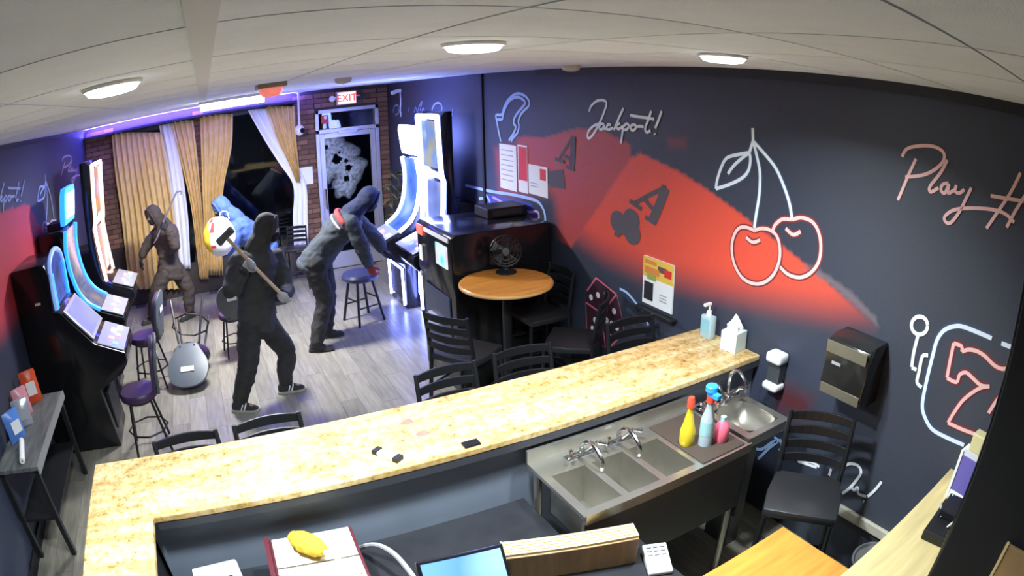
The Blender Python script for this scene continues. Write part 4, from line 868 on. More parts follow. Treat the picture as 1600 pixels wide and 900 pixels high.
# ------------------------------------------------------------------ work counter below the bar
wc = thing('work_counter', 'low black work counter behind the bar', 'counter', (.4, 1.9, 0))
MB().prism([(-.54, 1.33), (1.48, 1.33), (1.48, 1.72), (1.2, 1.72), (1.2, 2.25), (-.54, 2.25)], lambda u, v, w_: (u, v, w_), .66, .70).build('worktop', mat('dark_worktop', (.02, .02, .024), .35, var=.2), wc, world=True, bevel=.004)
for x, y1_ in ((-.5, 2.2), (.45, 2.2), (1.40, 1.68)): MB().box(x-.02, 1.4, 0, x+.02, y1_, .66).build('support', M_black, wc, world=True)
WZ_ = .7005
pn = thing('receipt_printer', 'white receipt printer on the work counter', 'printer', (-.33, 2.02, WZ_), .1)
MB().box(-.11, -.13, 0, .11, .1, .17).build('housing', M_white, pn, bevel=.012); MB().box(-.07, -.05, .17, .07, -.01, .174).build('paper_slot', M_black, pn); MB().box(-.06, -.131, .05, .06, -.129, .12).build('front_panel', mat('pale_blue', (.5, .65, .75), .4), pn)
mb_ = thing('maroon_box', 'maroon box topped with cream paper sheets on the work counter', 'box', (.11, 1.98, WZ_), -.06)
MB().box(-.20, -.2, 0, .20, .2, .185).build('case', mat('maroon', (.09, .01, .018), .5), mb_, bevel=.006)
for k, (a, b) in enumerate(((-.185, -.02), (-.01, .185))): MB().box(-.165, a, .186, .185, b, .194).build('paper_sheet', mat('cream_paper', (.75, .74, .6), .8), mb_)
MB().box(-.199, -.2, .186, -.178, .2, .206).build('edge_lip', MATS['maroon'], mb_)
du = thing('duster', 'fluffy yellow duster with a pale handle lying on the paper sheets', 'duster', (.11, 2.0, WZ_+.2)); fl_ = MB(); R_ = []
A, B_ = V((-.06, .13, .035)), V((.05, -.03, .035)); ax = (B_-A).normalized(); s1 = ax.cross(V((0, 0, 1))).normalized()
for i in range(15):
    t = i/14; rr = .048*math.sin(math.pi*min(1, max(.04, t)))**.35
    R_.append([A.lerp(B_, t)+(s1*math.cos(k*math.pi/10)*1.15+V((0, 0, 1))*math.sin(k*math.pi/10)*.72)*rr*(1+.22*noise.noise((i*.9, k*1.1, 3))) for k in range(20)])
fl_.rings(R_).build('fluff', mat('yellow_fluff', (.95, .5, .04), .9, var=.25, vscale=60, bump=.8, bscale=200), du, smooth=True)
MB().tube([B_, B_+ax*.05, B_+ax*.19+V((0, 0, -.018))], [.012, .009, .008], 8, 3).build('handle', mat('cream_plastic', (.85, .75, .5), .4), du, smooth=True)
tag(MB().tube([(.33, 2.2, .72), (.40, 2.1, .80), (.45, 1.98, .82), (.48, 1.85, .78), (.49, 1.78, .715)], .012, 8, 6).build('grey_cable', mat('cable_grey', (.35, .35, .36), .5), smooth=True), 'thick grey cable arching over the work counter', 'cable')
ps = thing('register_screen', 'point of sale screen glowing blue on the work counter', 'monitor', (.62, 1.63, WZ_), -.12)
MB().obox((0, 0, .2), (.17, 0, 0), (0, .07, .09), (0, -.012, .009)).build('bezel', M_blackg, ps, bevel=.006)
MB().obox((0, -.0115, .211), (.155, 0, 0), (0, .06, .077), (0, -.003, .0022)).build('display', screen('screen_sky', (.35,.65,1), (.12,.35,.95), (.2,.5,1), 1.3, 4), ps)
MB().box(-.08, -.05, 0, .08, .1, .02).build('stand_base', M_black, ps, bevel=.005); MB().obox((0, .04, .1), (.03, 0, 0), (0, .012, 0), (0, 0, .09)).build('stand_post', M_black, ps)
# slatted wooden box
z = .86; e0, e1 = onz(790, 870, z), onz(1000, 838, z); dr = (e1-e0).normalized(); nrm = V((-dr.y, dr.x, 0)); Lb = (e1-e0).length; mid = (e0+e1)/2
wbx = thing('wooden_crate', 'brown wooden crate with a slatted pale top on the work counter', 'crate', (mid.x, mid.y, WZ_), math.atan2(dr.y, dr.x))
MB().box(-Lb/2, 0, 0, Lb/2, .105, z-WZ_-.012).build('crate_body', M_brownwood, wbx, bevel=.004)
MB().box(-Lb/2-.008, -.004, 0, -Lb/2, .109, z-WZ_-.004).build('corner_plate', mat('grey_plate', (.4, .42, .45), .4, metal=.6), wbx)
for k in range(5): MB().box(-Lb/2, .008+.0185*k, z-WZ_-.0115, Lb/2, .0225+.0185*k, z-WZ_).build('slat', M_oak, wbx)
# side table with card terminal
sdt = thing('side_table', 'orange wood side table behind the bar', 'table', (1.66, 1.04, 0))
MB().box(-.36, -.26, .67, .42, .26, .70).build('table_top', M_wood, sdt, bevel=.005)
for sx in (-.32, .38):
    for sy_ in (-.22, .22): MB().box(sx-.02, sy_-.02, 0, sx+.02, sy_+.02, .67).build('leg', M_brownwood, sdt)
p = onz(1027, 875, .72)
tmn = thing('card_terminal', 'grey card payment terminal with a lit blue display', 'card terminal', (p.x, p.y, .7005), -.45)
MB().prism([(-.085, 0), (.085, 0), (.085, .05), (-.085, .02)], lambda u, v, w_: (w_, u, v), -.055, .055).build('housing', mat('terminal_grey', (.5, .5, .5), .4), tmn, bevel=.006)
sl = MB(); sl.obox((0, -.03, .032), (.036, 0, 0), (0, .022, .004), (0, -.0003, .002)); sl.build('display', mat('terminal_display', (.4, .6, 1), .3, emit=1.1, ecol=(.3, .5, 1)), tmn)
for i in range(3):
    for j in range(3): MB().obox((-.03+.03*i, .02+.022*j, .041+.0042*j), (.01, 0, 0), (0, .007, .0012), (0, 0, .003)).build('key', mat('key_grey', (.3, .3, .31), .5), tmn)
# counter clutter
p = (onz(590, 705, CT)+onz(622, 722, CT))/2
st_ = thing('card_reader', 'small black and white card reader lying on the granite', 'card reader', (p.x, p.y, CT), -1.0)
MB().box(-.07, -.022, 0, .07, .022, .018).build('body', M_white, st_, bevel=.004); MB().box(-.075, -.024, 0, -.045, .024, .022).build('end_cap', M_black, st_, bevel=.003); MB().box(.045, -.024, 0, .075, .024, .022).build('end_cap', M_black, st_, bevel=.003)
p = onz(752, 712, CT)
tag(MB().box(p.x-.04, 2.275, CT+.0005, p.x+.04, 2.325, CT+.012).build('phone', M_blackg, bevel=.004), 'black phone at the edge of the granite', 'phone')
M_scrap = mat('scrap_brown', (.35, .16, .12), .7)
for k, (a, b) in enumerate(((636, 660), (660, 678))):
    p = onz(a, b, CT); s = MB(); s.rings([[V((p.x+(.03-.008*i)*math.cos(t*.785)*(1+.4*math.sin(t*2+k)), p.y+(.02-.005*i)*math.sin(t*.785), CT+.0005+.006*i)) for t in range(8)] for i in range(3)]); tag(s.build('crumpled_wrapper', M_scrap, smooth=True), ('small brown wrapper scrap on the granite near the stools', 'second brown wrapper scrap lying nearer the bar edge')[k], 'wrapper', 'wrapper scraps on the granite')
# grey bin under the low trim
bn = thing('waste_bin', 'grey waste bin by the mural wall behind the bar', 'bin', (2.68, .93, 0))
MB().lathe([(.001, 0), (.13, 0), (.15, .30), (.155, .31), (.14, .31), (.12, .02), (.001, .02)], n=28).build('bin_body', mat('bin_grey', (.13, .14, .16), .5), bn, smooth=True)
MB().lathe([(.158, .30), (.162, .305), (.162, .32), (.15, .322), (.142, .31)], n=28).build('rim', mat('bin_rim', (.2, .2, .2), .5), bn, smooth=True)
# back counter of pale wood, black cabinet, clutter
bc = thing('back_counter', 'pale yellow wood counter against the mural wall', 'counter', (2., .3, 0))
MB().box(1.15, -.2, .92, XR-.006, .735, .95).build('worktop', M_oak, bc, world=True, bevel=.004)
MB().box(1.2, -.15, 0, XR-.01, .66, .919).build('base_cabinet', M_black, bc, world=True)
for k in range(3): dd = MB().box(1.24+.53*k, .661, .1, 1.74+.53*k, .675, .88).build('cabinet_door', mat('dark_door', (.03, .03, .035), .4), bc, world=True, bevel=.004); MB().box(.2-.76+.53*k, .375, .6, .22-.76+.53*k, .39, .75).build('handle', M_alu, dd)
cb = thing('black_cabinet', 'tall black cabinet standing on the pale wood counter', 'cabinet', (2.0, .07, .9505))
MB().box(-.25, -.26, 0, .3, .285, 1.72).build('cabinet_body', mat('cabinet_black', (.003, .003, .005), .9), cb, bevel=.006)
MB().box(-.22, .286, .05, .28, .30, 1.68).build('cabinet_door', M_blackg, cb, bevel=.004); MB().box(.2, .30, .7, .22, .32, .95).build('handle', M_alu, cb)
cp = onx(1586, 872, 1.749)
bd = thing('wooden_board', 'small wooden board with a pale edge hung on the black cabinet', 'board', (1.7495, cp.y-.05, cp.z-.1))
MB().box(-.016, -.12, -.14, 0, .10, .14).build('board_face', M_brownwood, bd, bevel=.003); MB().box(-.02, .10, -.14, 0, .112, .142).build('edge_strip', M_oak, bd)
pb = thing('purple_box', 'purple and white card box standing on the pale wood counter', 'box', (2.62, .575, .9505), -.1)
MB().box(-.04, -.05, .05, .04, .05, .24).build('box_front', mat('purple_card', (.16, .13, .48), .5), pb, bevel=.003)
MB().box(-.045, .05, .0, .045, .065, .26).build('side_card', M_paper, pb); MB().box(-.045, -.055, 0, .045, .05, .05).build('holder', M_white, pb, bevel=.006)
MB().box(-.04, -.05, .241, .04, .045, .27).build('top_card', mat('top_white', (.75, .75, .8), .6), pb); MB().box(-.035, -.045, .271, .035, .03, .36).build('yellow_pack', mat('pale_yellow', (.75, .66, .35), .6), pb, bevel=.006)
ck = thing('black_caddy', 'black caddy holding pens and cards on the pale wood counter', 'caddy', (2.36, .50, .9505), .1)
MB().box(-.15, -.09, 0, .15, .1, .05).build('tray', M_black, ck, bevel=.006); MB().box(-.02, -.08, .05, .14, .08, .09).build('organizer', M_blackm, ck, bevel=.004)
for k in range(5):
    a = V((-.12+.05*k, -.06+.03*((k*2) % 5), .055)); MB().tube([a, a+V((.05, .035*(-1)**k, .035))], .005, 6).build('pen', [M_white, M_paper, mat('grey_pen', (.4, .4, .42), .4)][k % 3], ck)

# ------------------------------------------------------------------ shelf table on the left with snacks
M_weather = mat('weathered_wood', (.13, .135, .13), .7, var=.35, vscale=4, stretch=(7, 1, 1), objrand=.15)
lt = thing('shelf_table', 'weathered grey wood side table by the low slot machine', 'table', (-1.8, 4.05, 0))
for k in range(3): MB().box(-.19+.127*k, -.6, .72, -.066+.127*k, .6, .75).build('plank', M_weather, lt, bevel=.003)
MB().box(.192, -.6, .69, .205, .6, .752).build('edge_strip', mat('grey_edge', (.28, .28, .26), .5), lt)
for sx in (-.16, .16):
    for sy_ in (-.56, .56): MB().box(sx-.02, sy_-.02, 0, sx+.02, sy_+.02, .72).build('leg', M_black, lt)
MB().box(-.17, -.55, .3, .17, .55, .32).build('lower_shelf', M_black, lt)
def snack(x, y, h, w_, m, label, rz, m2=None, lean=.12):
    r = thing('snack_bag', label, 'snack bag', (x, y, .7515), rz, 'snack bags on the grey table'); s = MB(); R_ = []
    for i in range(9):
        t = i/8; th = .045*math.sin(math.pi*(.04+.92*t))**.7+.002; R_.append([V((a*w_/2*(1+.03*math.sin(t*30)), b*th+lean*t*h, t*h)) for a, b in ((-1, -.05), (-.5, -.8), (0, -1), (.5, -.8), (1, -.05), (1, .05), (.5, .8), (0, 1), (-.5, .8), (-1, .05))])
    s.rings(R_).build('bag', m, r, smooth=True)
    if m2: MB().obox((0, -.047+lean*h*.5, h*.5), (w_*.28, 0, 0), (0, lean*h*.2, h*.2), (0, -.003, 0)).build('bag_print', m2, r)
B = [mat('bag_red', (.75, .1, .03), .3), mat('bag_blue', (.1, .25, .7), .3), mat('bag_pink', (.75, .3, .35), .3), mat('bag_silver', (.6, .62, .68), .25, metal=.4)]
snack(-1.86, 4.50, .26, .17, B[0], 'red orange snack bag next to the low slot machine', .5, M_paper)
snack(-1.90, 4.28, .22, .16, B[2], 'pink snack bag on the grey table', .7, B[3])
snack(-1.86, 4.10, .20, .16, B[3], 'silver snack bag on the grey table', .3, M_grey)
snack(-1.87, 3.88, .22, .17, B[1], 'blue snack bag on the grey table', .9, M_paper)
pp = thing('paper_roll', 'white paper roll lying across the grey table', 'paper roll', (-1.78, 3.66, .7515), .55)
MB().lathe([(.008, -.16), (.022, -.16), (.024, -.155), (.024, .155), (.022, .16), (.008, .16)], (0, 0, .024), 16, (.3, 1, 0)).build('roll', M_paper, pp, smooth=True); MB().lathe([(.001, -.162), (.008, -.162), (.008, .162), (.001, .162)], (0, 0, .024), 10, (.3, 1, 0)).build('core', mat('cardboard', (.4, .3, .18), .8), pp)

# ------------------------------------------------------------------ people
def remesh(mb, voxel, it=6, wr=0., wf=9., seed=0.):
    me = mb.mesh('tmp'); bm = bmesh.new(); bm.from_mesh(me); bmesh.ops.recalc_face_normals(bm, faces=bm.faces); bm.to_mesh(me); bm.free()
    o = bpy.data.objects.new('tmp', me); COL.objects.link(o)
    r = o.modifiers.new('r', 'REMESH'); r.mode = 'VOXEL'; r.voxel_size = voxel
    if it: s = o.modifiers.new('s', 'SMOOTH'); s.factor = .5; s.iterations = it
    dg = bpy.context.evaluated_depsgraph_get(); dg.update()
    out = bpy.data.meshes.new_from_object(o.evaluated_get(dg)); bpy.data.objects.remove(o); bpy.data.meshes.remove(me)
    if wr:
        out.update(); n = len(out.vertices); nr = np.empty(n*3, np.float32); out.vertex_normals.foreach_get('vector', nr); co = np.empty(n*3, np.float32); out.vertices.foreach_get('co', co); co = co.reshape(-1, 3); nr = nr.reshape(-1, 3)
        d = np.array([noise.noise((p[0]*wf+seed, p[1]*wf, p[2]*wf*1.8))+.5*noise.noise((p[0]*wf*2.3, p[1]*wf*2.3+seed, p[2]*wf*3.1)) for p in co.tolist()], np.float32); co += nr*(d*wr)[:, None]; out.vertices.foreach_set('co', co.ravel())
    out.polygons.foreach_set('use_smooth', [True]*len(out.polygons)); out.update(); return out
def link_mesh(name, me, m, parent=None, origin=(0, 0, 0)):
    me.transform(Matrix.Translation(-V(origin))); me.materials.clear(); me.materials.append(m); me.name = name
    o = bpy.data.objects.new(name, me); COL.objects.link(o)
    if parent is not None: o.parent = parent
    else: o.location = origin
    return o
def limb(mb, pts, rad, n=14, sub=5):
    P, R_ = spline([V(p) for p in pts], rad, sub); d0 = (P[0]-P[1]).normalized(); d1 = (P[-1]-P[-2]).normalized()
    P = [P[0]+d0*R_[0]*.8, P[0]+d0*R_[0]*.5]+P+[P[-1]+d1*R_[-1]*.5, P[-1]+d1*R_[-1]*.8]; R_ = [R_[0]*.45, R_[0]*.82]+R_+[R_[-1]*.82, R_[-1]*.45]
    mb.tube(P, R_, n)
def torso(mb, rings):   # (centre, half width vector, half depth vector)
    mb.rings([[c+a*math.cos(k*math.pi/10)+b*math.sin(k*math.pi/10) for k in range(20)] for c, a, b in rings])
def hand(mb, wrist, d, pn, side, curl, pad=0., spread=.2):
    """palm and five fingers; d along the hand, pn palm normal, side = +1/-1 puts the thumb on +s or -s"""
    d = d.normalized(); pn = (pn-d*pn.dot(d)).normalized(); s = d.cross(pn)*side
    mb.rings([[wrist+d*t+s*(w_*math.cos(k*math.pi/6))+pn*(h*math.sin(k*math.pi/6)) for k in range(12)] for t, w_, h in ((-.02, .024+pad, .022+pad), (.01, .032+pad, .02+pad), (.05, .042+pad, .018+pad), (.085, .042+pad, .015+pad), (.098, .034+pad, .01+pad))])
    for i, (o_, ln, r) in enumerate(((.031, .074, .0095), (.010, .084, .0100), (-.011, .078, .0095), (-.031, .060, .0085))):
        p = wrist+d*.085+s*o_; v = (d+s*o_*spread*4).normalized(); pts = [p]; a = 0
        for f in (.42, .33, .25):
            a += curl; q = v*math.cos(a)+pn*math.sin(a); p = p+q*ln*f*1.1; pts.append(p)
        limb(mb, pts, [r+pad, r+pad, r*.94+pad, r*.8+pad], 8, 3)
    p = wrist+d*.028+s*.03; pts = [p, p+(s*.75+d*.55+pn*.35).normalized()*.036]; pts.append(pts[-1]+(s*.25+d*.7+pn*(.3+.5*min(curl, 1))).normalized()*.033); pts.append(pts[-1]+(d*.6+pn*(.3+.7*min(curl, 1))-s*.2*min(curl, 1)).normalized()*.024)
    limb(mb, pts, [.014+pad, .0125+pad, .011+pad, .009+pad], 8, 3)
def grip(centre, axis, elbow, flip=1):
    axis = axis.normalized(); d = centre-elbow; d = (d-axis*d.dot(axis)).normalized(); pn = axis.cross(d)*flip
    return centre-d*.085-pn*.032, d, pn
SKIN = mat('skin', (.42, .26, .19), .55)
def person(label, J, face, cloth, hands, hood=True, tool=None):
    """J: joints in metres; face: looking direction; cloth: materials; hands: side -> (direction, palm normal, curl)"""
    feet = (J['an_l']+J['an_r'])/2; org = V((feet.x, feet.y, 0))
    lat = (J['sh_r']-J['sh_l']).normalized(); hlat = (J['hip_r']-J['hip_l']).normalized(); P, C, N_ = J['pelvis'], J['chest'], J['neck']
    up = (N_-P).normalized(); dep = up.cross(lat).normalized(); hdep = up.cross(hlat).normalized(); wst = P.lerp(C, .5)
    def trunk(mb, g, lo=-.09):
        torso(mb, [(P+up*lo, hlat*(.13+g), hdep*(.10+g)), (P, hlat*(.165+g), hdep*(.115+g)), (wst, (lat+hlat).normalized()*(.145+g), dep*(.105+g)), (C, lat*(.17+g), dep*(.12+g)), (C.lerp(N_, .6), lat*(.165+g), dep*(.10+g)), (N_-up*.01, lat*(.08+g), dep*(.07+g))])
    H_ = J['head']; f = face.normalized(); hu = (H_-N_).normalized(); f = (f-hu*f.dot(hu)*.6).normalized(); hr = f.cross(hu).normalized(); hu = hr.cross(f).normalized()
    b = MB(); trunk(b, 0); limb(b, [N_-up*.03, N_.lerp(H_, .5)-f*.01, H_-hu*.03-f*.015], [.06, .052, .055])
    b.ell(H_+hu*.015-f*.008, hr*.076, f*.097, hu*.112, 20, 14); b.ell(H_-hu*.06+f*.035, hr*.05, f*.052, hu*.055, 14, 10)      # skull, jaw
    b.ell(H_+f*.092-hu*.012, hr*.013, f*.02, hu*.024, 10, 8); b.ell(H_+f*.085+hu*.022, hr*.05, f*.013, hu*.012, 10, 8); b.ell(H_+f*.082-hu*.052, hr*.026, f*.011, hu*.009, 10, 8)   # nose, brow, mouth
    for s in (-1, 1): b.ell(H_+hr*.076*s-f*.01-hu*.005, hr*.010, f*.018, hu*.03, 8, 8)                                           # ears
    for s in 'lr':
        limb(b, [J['sh_'+s], J['el_'+s], J['wr_'+s]], [.055, .043, .029]); limb(b, [J['hip_'+s], J['hip_'+s].lerp(J['kn_'+s], .5), J['kn_'+s], J['kn_'+s].lerp(J['an_'+s], .35)+J['toe_'+s]*-.012, J['an_'+s]], [.088, .078, .055, .056, .038])
        d, pn, cu = hands[s]; hand(b, J['wr_'+s], d, pn, 1 if s == 'r' else -1, cu)
        limb(b, [J['an_'+s]-V((0, 0, .035))-J['toe_'+s]*.03, J['an_'+s]-V((0, 0, .045))+J['toe_'+s]*.12], [.034, .03])
    root = link_mesh('person', remesh(b, .0085, 3), SKIN, None, org); tag(root, label, 'person', 'people breaking in')
    def part(name, mb, vox, m, wr=0., it=5, parent=root):
        me = remesh(mb, vox, it, wr, seed=org.x*3); return link_mesh(name, me, m, parent, org)
    # eyes
    for s in (-1, 1): part('eye', MB().ell(H_+hr*.031*s+f*.086+hu*.006, hr*.012, f*.011, hu*.008, 12, 8), .003, mat('eye_white', (.7, .7, .7), .3), 0, 1)
    # jacket with sleeves
    j = MB(); trunk(j, .052, -.15)
    for s in 'lr': limb(j, [J['sh_'+s].lerp(C, .15), J['sh_'+s], J['el_'+s], J['wr_'+s].lerp(J['el_'+s], .08)], [.09, .096, .082, .056])
    limb(j, [N_-up*.05, N_+hu*.02], [.105, .09]); jk = part('jacket', j, .013, cloth['jacket'], .012)
    for s in 'lr': q = (J['wr_'+s]-J['el_'+s]).normalized(); c = J['wr_'+s]; part('cuff', MB().tube([c-q*.055, c-q*.03, c-q*.006], [.056, .060, .052], 14), .008, cloth.get('cuff', cloth['jacket']), 0, 2, jk)
    q = MB(); torso(q, [(P-up*.175, hlat*.17, hdep*.145), (P-up*.14, hlat*.20, hdep*.16), (P-up*.11, hlat*.205, hdep*.163), (P-up*.08, hlat*.185, hdep*.145)]); part('hem', q, .012, cloth.get('cuff', cloth['jacket']), .004, 3, jk)
    # trousers
    t = MB(); torso(t, [(P-up*.10, hlat*.15, hdep*.13), (P-up*.02, hlat*.19, hdep*.14), (P+up*.06, hlat*.165, hdep*.12)])
    for s in 'lr':
        k, a, h = J['kn_'+s], J['an_'+s], J['hip_'+s]; limb(t, [h, h.lerp(k, .5), k, k.lerp(a, .5), a+(k-a).normalized()*.03], [.118, .114, .096, .090, .074])
    part('trousers', t, .013, cloth['trousers'], .013)
    # hood and mask
    if hood:
        h = MB(); h.ell(H_+hu*.015-f*.025, hr*.112, f*.118, hu*.136, 24, 16); limb(h, [H_-hu*.06-f*.045, N_-f*.045-hu*.02], [.092, .118]); ho = part('hood', h, .010, cloth['hood'], .008)
        c = H_+f*.058+hu*.012; e = MB().tube([c+hr*.088*math.cos(k*math.pi/10)+hu*.118*math.sin(k*math.pi/10)-f*.012*abs(math.sin(k*math.pi/10)) for k in range(20)], .013, 8, closed=True); part('hood_rim', e, .006, cloth['hood'], 0, 2, ho)
    m = MB(); m.ell(H_-hu*.048+f*.042, hr*.062, f*.062, hu*.055, 18, 12); m.ell(H_+f*.09-hu*.016, hr*.02, f*.022, hu*.025, 10, 8); part('face_mask', m, .006, cloth['mask'], 0, 2)
    # gloves
    for s in 'lr':
        if cloth.get('glove_'+s):
            d, pn, cu = hands[s]; g = MB(); hand(g, J['wr_'+s], d, pn, 1 if s == 'r' else -1, cu, .004); part('glove', g, .005, cloth['glove_'+s], 0, 2)
    # shoes
    for s in 'lr':
        a = J['an_'+s]; td_ = J['toe_'+s].normalized(); td_ = V((td_.x, td_.y, 0)).normalized() if a.z < .16 else td_; sd_ = td_.cross(V((0, 0, 1))).normalized(); up_ = sd_.cross(td_).normalized(); base = a-up_*.085
        if a.z < .16: base = V((a.x, a.y, .0))
        u = MB(); u.rings([[base+td_*t_+sd_*(w_*math.cos(k*math.pi/8))+up_*(.022+h_*max(0, math.sin(k*math.pi/8)) + .012*min(0, math.sin(k*math.pi/8))) for k in range(16)] for t_, w_, h_ in ((-.082, .026, .05), (-.06, .038, .075), (-.01, .042, .085), (.05, .044, .07), (.11, .048, .045), (.155, .042, .032), (.182, .022, .018))])
        limb(u, [base+up_*.06-td_*.01, base+up_*.115-td_*.015], [.05, .046]); sh_ = part('shoe', u, .007, cloth['shoe'], 0, 3)
        so = MB(); so.rings([[base+td_*t_+sd_*w_*c_+up_*z_ for c_, z_ in ((-1, 0.001), (1, 0.001), (1, .026), (-1, .026))] for t_, w_ in ((-.092, .026), (-.07, .042), (0, .046), (.06, .048), (.12, .052), (.17, .042), (.194, .02))])
        o = so.build('sole', cloth.get('sole', M_white), sh_, bevel=.004); o.data.transform(Matrix.Translation(-org))
        if cloth.get('stripe'):
            z = MB(); 
            for k in range(2):
                for q in (-1, 1): z.tube([base+td_*(.02+.03*k)+sd_*.048*q+up_*.03, base+td_*(.035+.03*k)+sd_*.043*q+up_*.062, base+td_*(.045+.03*k)+sd_*.02*q+up_*.088], .006, 6)
            o = z.build('shoe_stripe', cloth['stripe'], sh_); o.data.transform(Matrix.Translation(-org))
    return root, part
def cloth_m(n, c, r=.85): return mat(n, c, r, var=.18, vscale=14, bump=.35, bscale=160)
C_blk = cloth_m('black_cloth', (.022, .022, .022)); C_char = cloth_m('charcoal_cloth', (.045, .046, .045)); C_brown = cloth_m('brown_black_cloth', (.065, .05, .042)); C_olive = cloth_m('olive_black_cloth', (.05, .05, .042)); C_blue = cloth_m('blue_cloth', (.075, .14, .38)); C_navy = cloth_m('navy_cloth', (.02, .028, .07)); C_slate = cloth_m('slate_cloth', (.045, .055, .065)); C_dk = cloth_m('dark_trouser_cloth', (.030, .029, .029))
C_mask = cloth_m('mask_cloth', (.008, .008, .014)); C_glove = cloth_m('grey_glove_cloth', (.45, .46, .46)); C_gb = cloth_m('black_glove_cloth', (.02, .02, .022)); C_shoe = cloth_m('shoe_black', (.03, .03, .03)); C_red = cloth_m('red_cloth', (.36, .05, .05))
def drop(p, z): q = p.copy(); q.z = z; return q
# --- person swinging the sledgehammer: faces the right wall, right side to the bar
HY = 5.08
hA, hB = ony(352, 369, HY), ony(448, 468, HY); hax = (hB-hA).normalized(); hln = (hB-hA).length
J = dict(pelvis=ony(402, 498, 5.42)+V((0, 0, .02)), chest=ony(399, 430, 5.42), neck=ony(408, 389, 5.42), head=ony(419, 359, 5.42), sh_r=ony(374, 409, 5.24), sh_l=ony(430, 404, 5.60), el_r=ony(361, 455, 5.10), el_l=ony(447, 452, 5.42),
 hip_r=ony(390, 508, 5.34), hip_l=ony(416, 506, 5.50), kn_r=ony(388, 566, 5.24), kn_l=ony(447, 548, 5.56), an_r=onz(374, 629, .085), an_l=onz(446, 600, .085), toe_r=V((.9, -.35, 0)).normalized(), toe_l=V((1, -.1, 0)).normalized())
g1, g2 = hA+hax*hln*.42, hA+hax*hln*.95
J['wr_r'], d1, n1 = grip(g1, hax, J['el_r'], 1); J['wr_l'], d2, n2 = grip(g2, hax, J['el_l'], -1)
HAMMER_J = J
person('person in black hood swinging a sledgehammer', J, V((.95, -.38, -.12)), dict(jacket=C_char, cuff=C_blk, trousers=C_dk, hood=C_olive, mask=C_mask, glove_r=C_glove, glove_l=C_glove, shoe=C_shoe, sole=mat('grey_sole', (.35, .34, .32), .6), stripe=M_paper), dict(r=(d1, n1, 1.15), l=(d2, n2, 1.15)))
hm = thing('sledgehammer', 'sledgehammer with a dark steel head and pale wood handle', 'sledgehammer', tuple(drop(hB, hB.z-.02)))
MB().tube([hA, hA.lerp(hB, .5), hB], [.016, .014, .017], 10, 3).build('handle', mat('handle_wood', (.66, .5, .3), .5, var=.15), hm, world=True, smooth=True)
hx = hax.cross(V((0, 1, .2))).normalized(); hd_ = MB(); hd_.lathe([(.001, -.085), (.03, -.085), (.036, -.07), (.032, -.03), (.032, .03), (.036, .07), (.03, .085), (.001, .085)], hA, 8, hx); hd_.build('hammer_head', mat('hammer_steel', (.13, .14, .14), .4, metal=.6), hm, world=True)
# --- person in brown at the window, arm raised with a crowbar
Y1 = 8.3
J = dict(pelvis=ony(266, 418, Y1), chest=ony(259, 377, Y1), neck=ony(253, 356, Y1), head=ony(239, 338, Y1), sh_l=ony(268, 360, Y1-.15), sh_r=ony(252, 358, Y1+.17), el_l=ony(273, 385, Y1-.28), el_r=ony(232, 380, Y1+.12),
 hip_l=ony(258, 424, Y1-.08), hip_r=ony(276, 422, Y1+.08), kn_l=ony(243, 458, Y1-.1), kn_r=ony(294, 452, Y1+.06), an_l=onz(238, 494, .085), an_r=onz(296, 487, .085), toe_l=V((-1, -.35, 0)).normalized(), toe_r=V((-.8, -.6, 0)).normalized())
c0, c1 = ony(247, 368, Y1-.36), ony(273, 306, Y1-.30); cax = (c1-c0).normalized()
J['wr_l'], d1, n1 = grip(c0.lerp(c1, .25), cax, J['el_l'], -1); J['wr_r'] = ony(221, 402, Y1+.05)
person('person in brown hooded clothing with a raised crowbar at the gold curtain', J, V((-.8, -.55, -.25)), dict(jacket=C_brown, trousers=C_brown, hood=C_brown, mask=C_mask, glove_l=C_gb, glove_r=C_gb, shoe=C_shoe, sole=C_shoe), dict(l=(d1, n1, 1.15), r=(V((-.3, -.1, -1)), V((1, 0, 0)), .35)))
cbr = thing('crowbar', 'grey steel crowbar held up before the white sheer', 'crowbar', tuple(c0))
e_ = V((1, 0, 0)); MB().tube([c0-cax*.04, c0, c1, c1+cax*.05+e_*.02, c1+cax*.045+e_*.07, c1+cax*.0+e_*.085], [.012, .012, .012, .012, .010, .008], 8, 4).build('bar', mat('crowbar_steel', (.25, .25, .27), .35, metal=.6), cbr, world=True, smooth=True)
MB().tube([c0-cax*.04, c0-cax*.10-e_*.02], [.012, .006], 8).build('flat_end', MATS['crowbar_steel'], cbr, world=True)
# --- person in a blue hood stooping with a carrier bag
Y2 = 7.85
J = dict(pelvis=V((.62, Y2+.1, .86)), chest=ony(381, 362, Y2), neck=ony(365, 345, Y2), head=ony(345, 326, Y2), sh_l=ony(368, 357, Y2-.17), sh_r=ony(378, 352, Y2+.17), el_l=ony(362, 392, Y2-.2), el_r=ony(365, 388, Y2+.2),
 hip_l=V((.62, Y2+.0, .83)), hip_r=V((.66, Y2+.2, .83)), kn_l=V((.50, Y2-.02, .46)), kn_r=V((.62, Y2+.28, .46)), an_l=V((.60, Y2-.02, .085)), an_r=V((.78, Y2+.30, .085)), toe_l=V((-1, -.2, 0)).normalized(), toe_r=V((-1, .1, 0)).normalized())
bgc = ony(343, 345, Y2-.32)
J['wr_l'], d1, n1 = grip(ony(350, 372, Y2-.22), V((0, 1, 0)), J['el_l'], 1); J['wr_r'] = ony(352, 380, Y2+.08)
person('person in a bright blue hood stooping behind the sledgehammer', J, V((-.95, -.25, -.35)), dict(jacket=C_blue, trousers=C_navy, hood=C_blue, mask=C_mask, glove_l=C_gb, glove_r=C_gb, shoe=C_shoe, sole=C_shoe), dict(l=(d1, n1, 1.1), r=(V((-.6, 0, -.6)), V((0, -1, 0)), .6)))
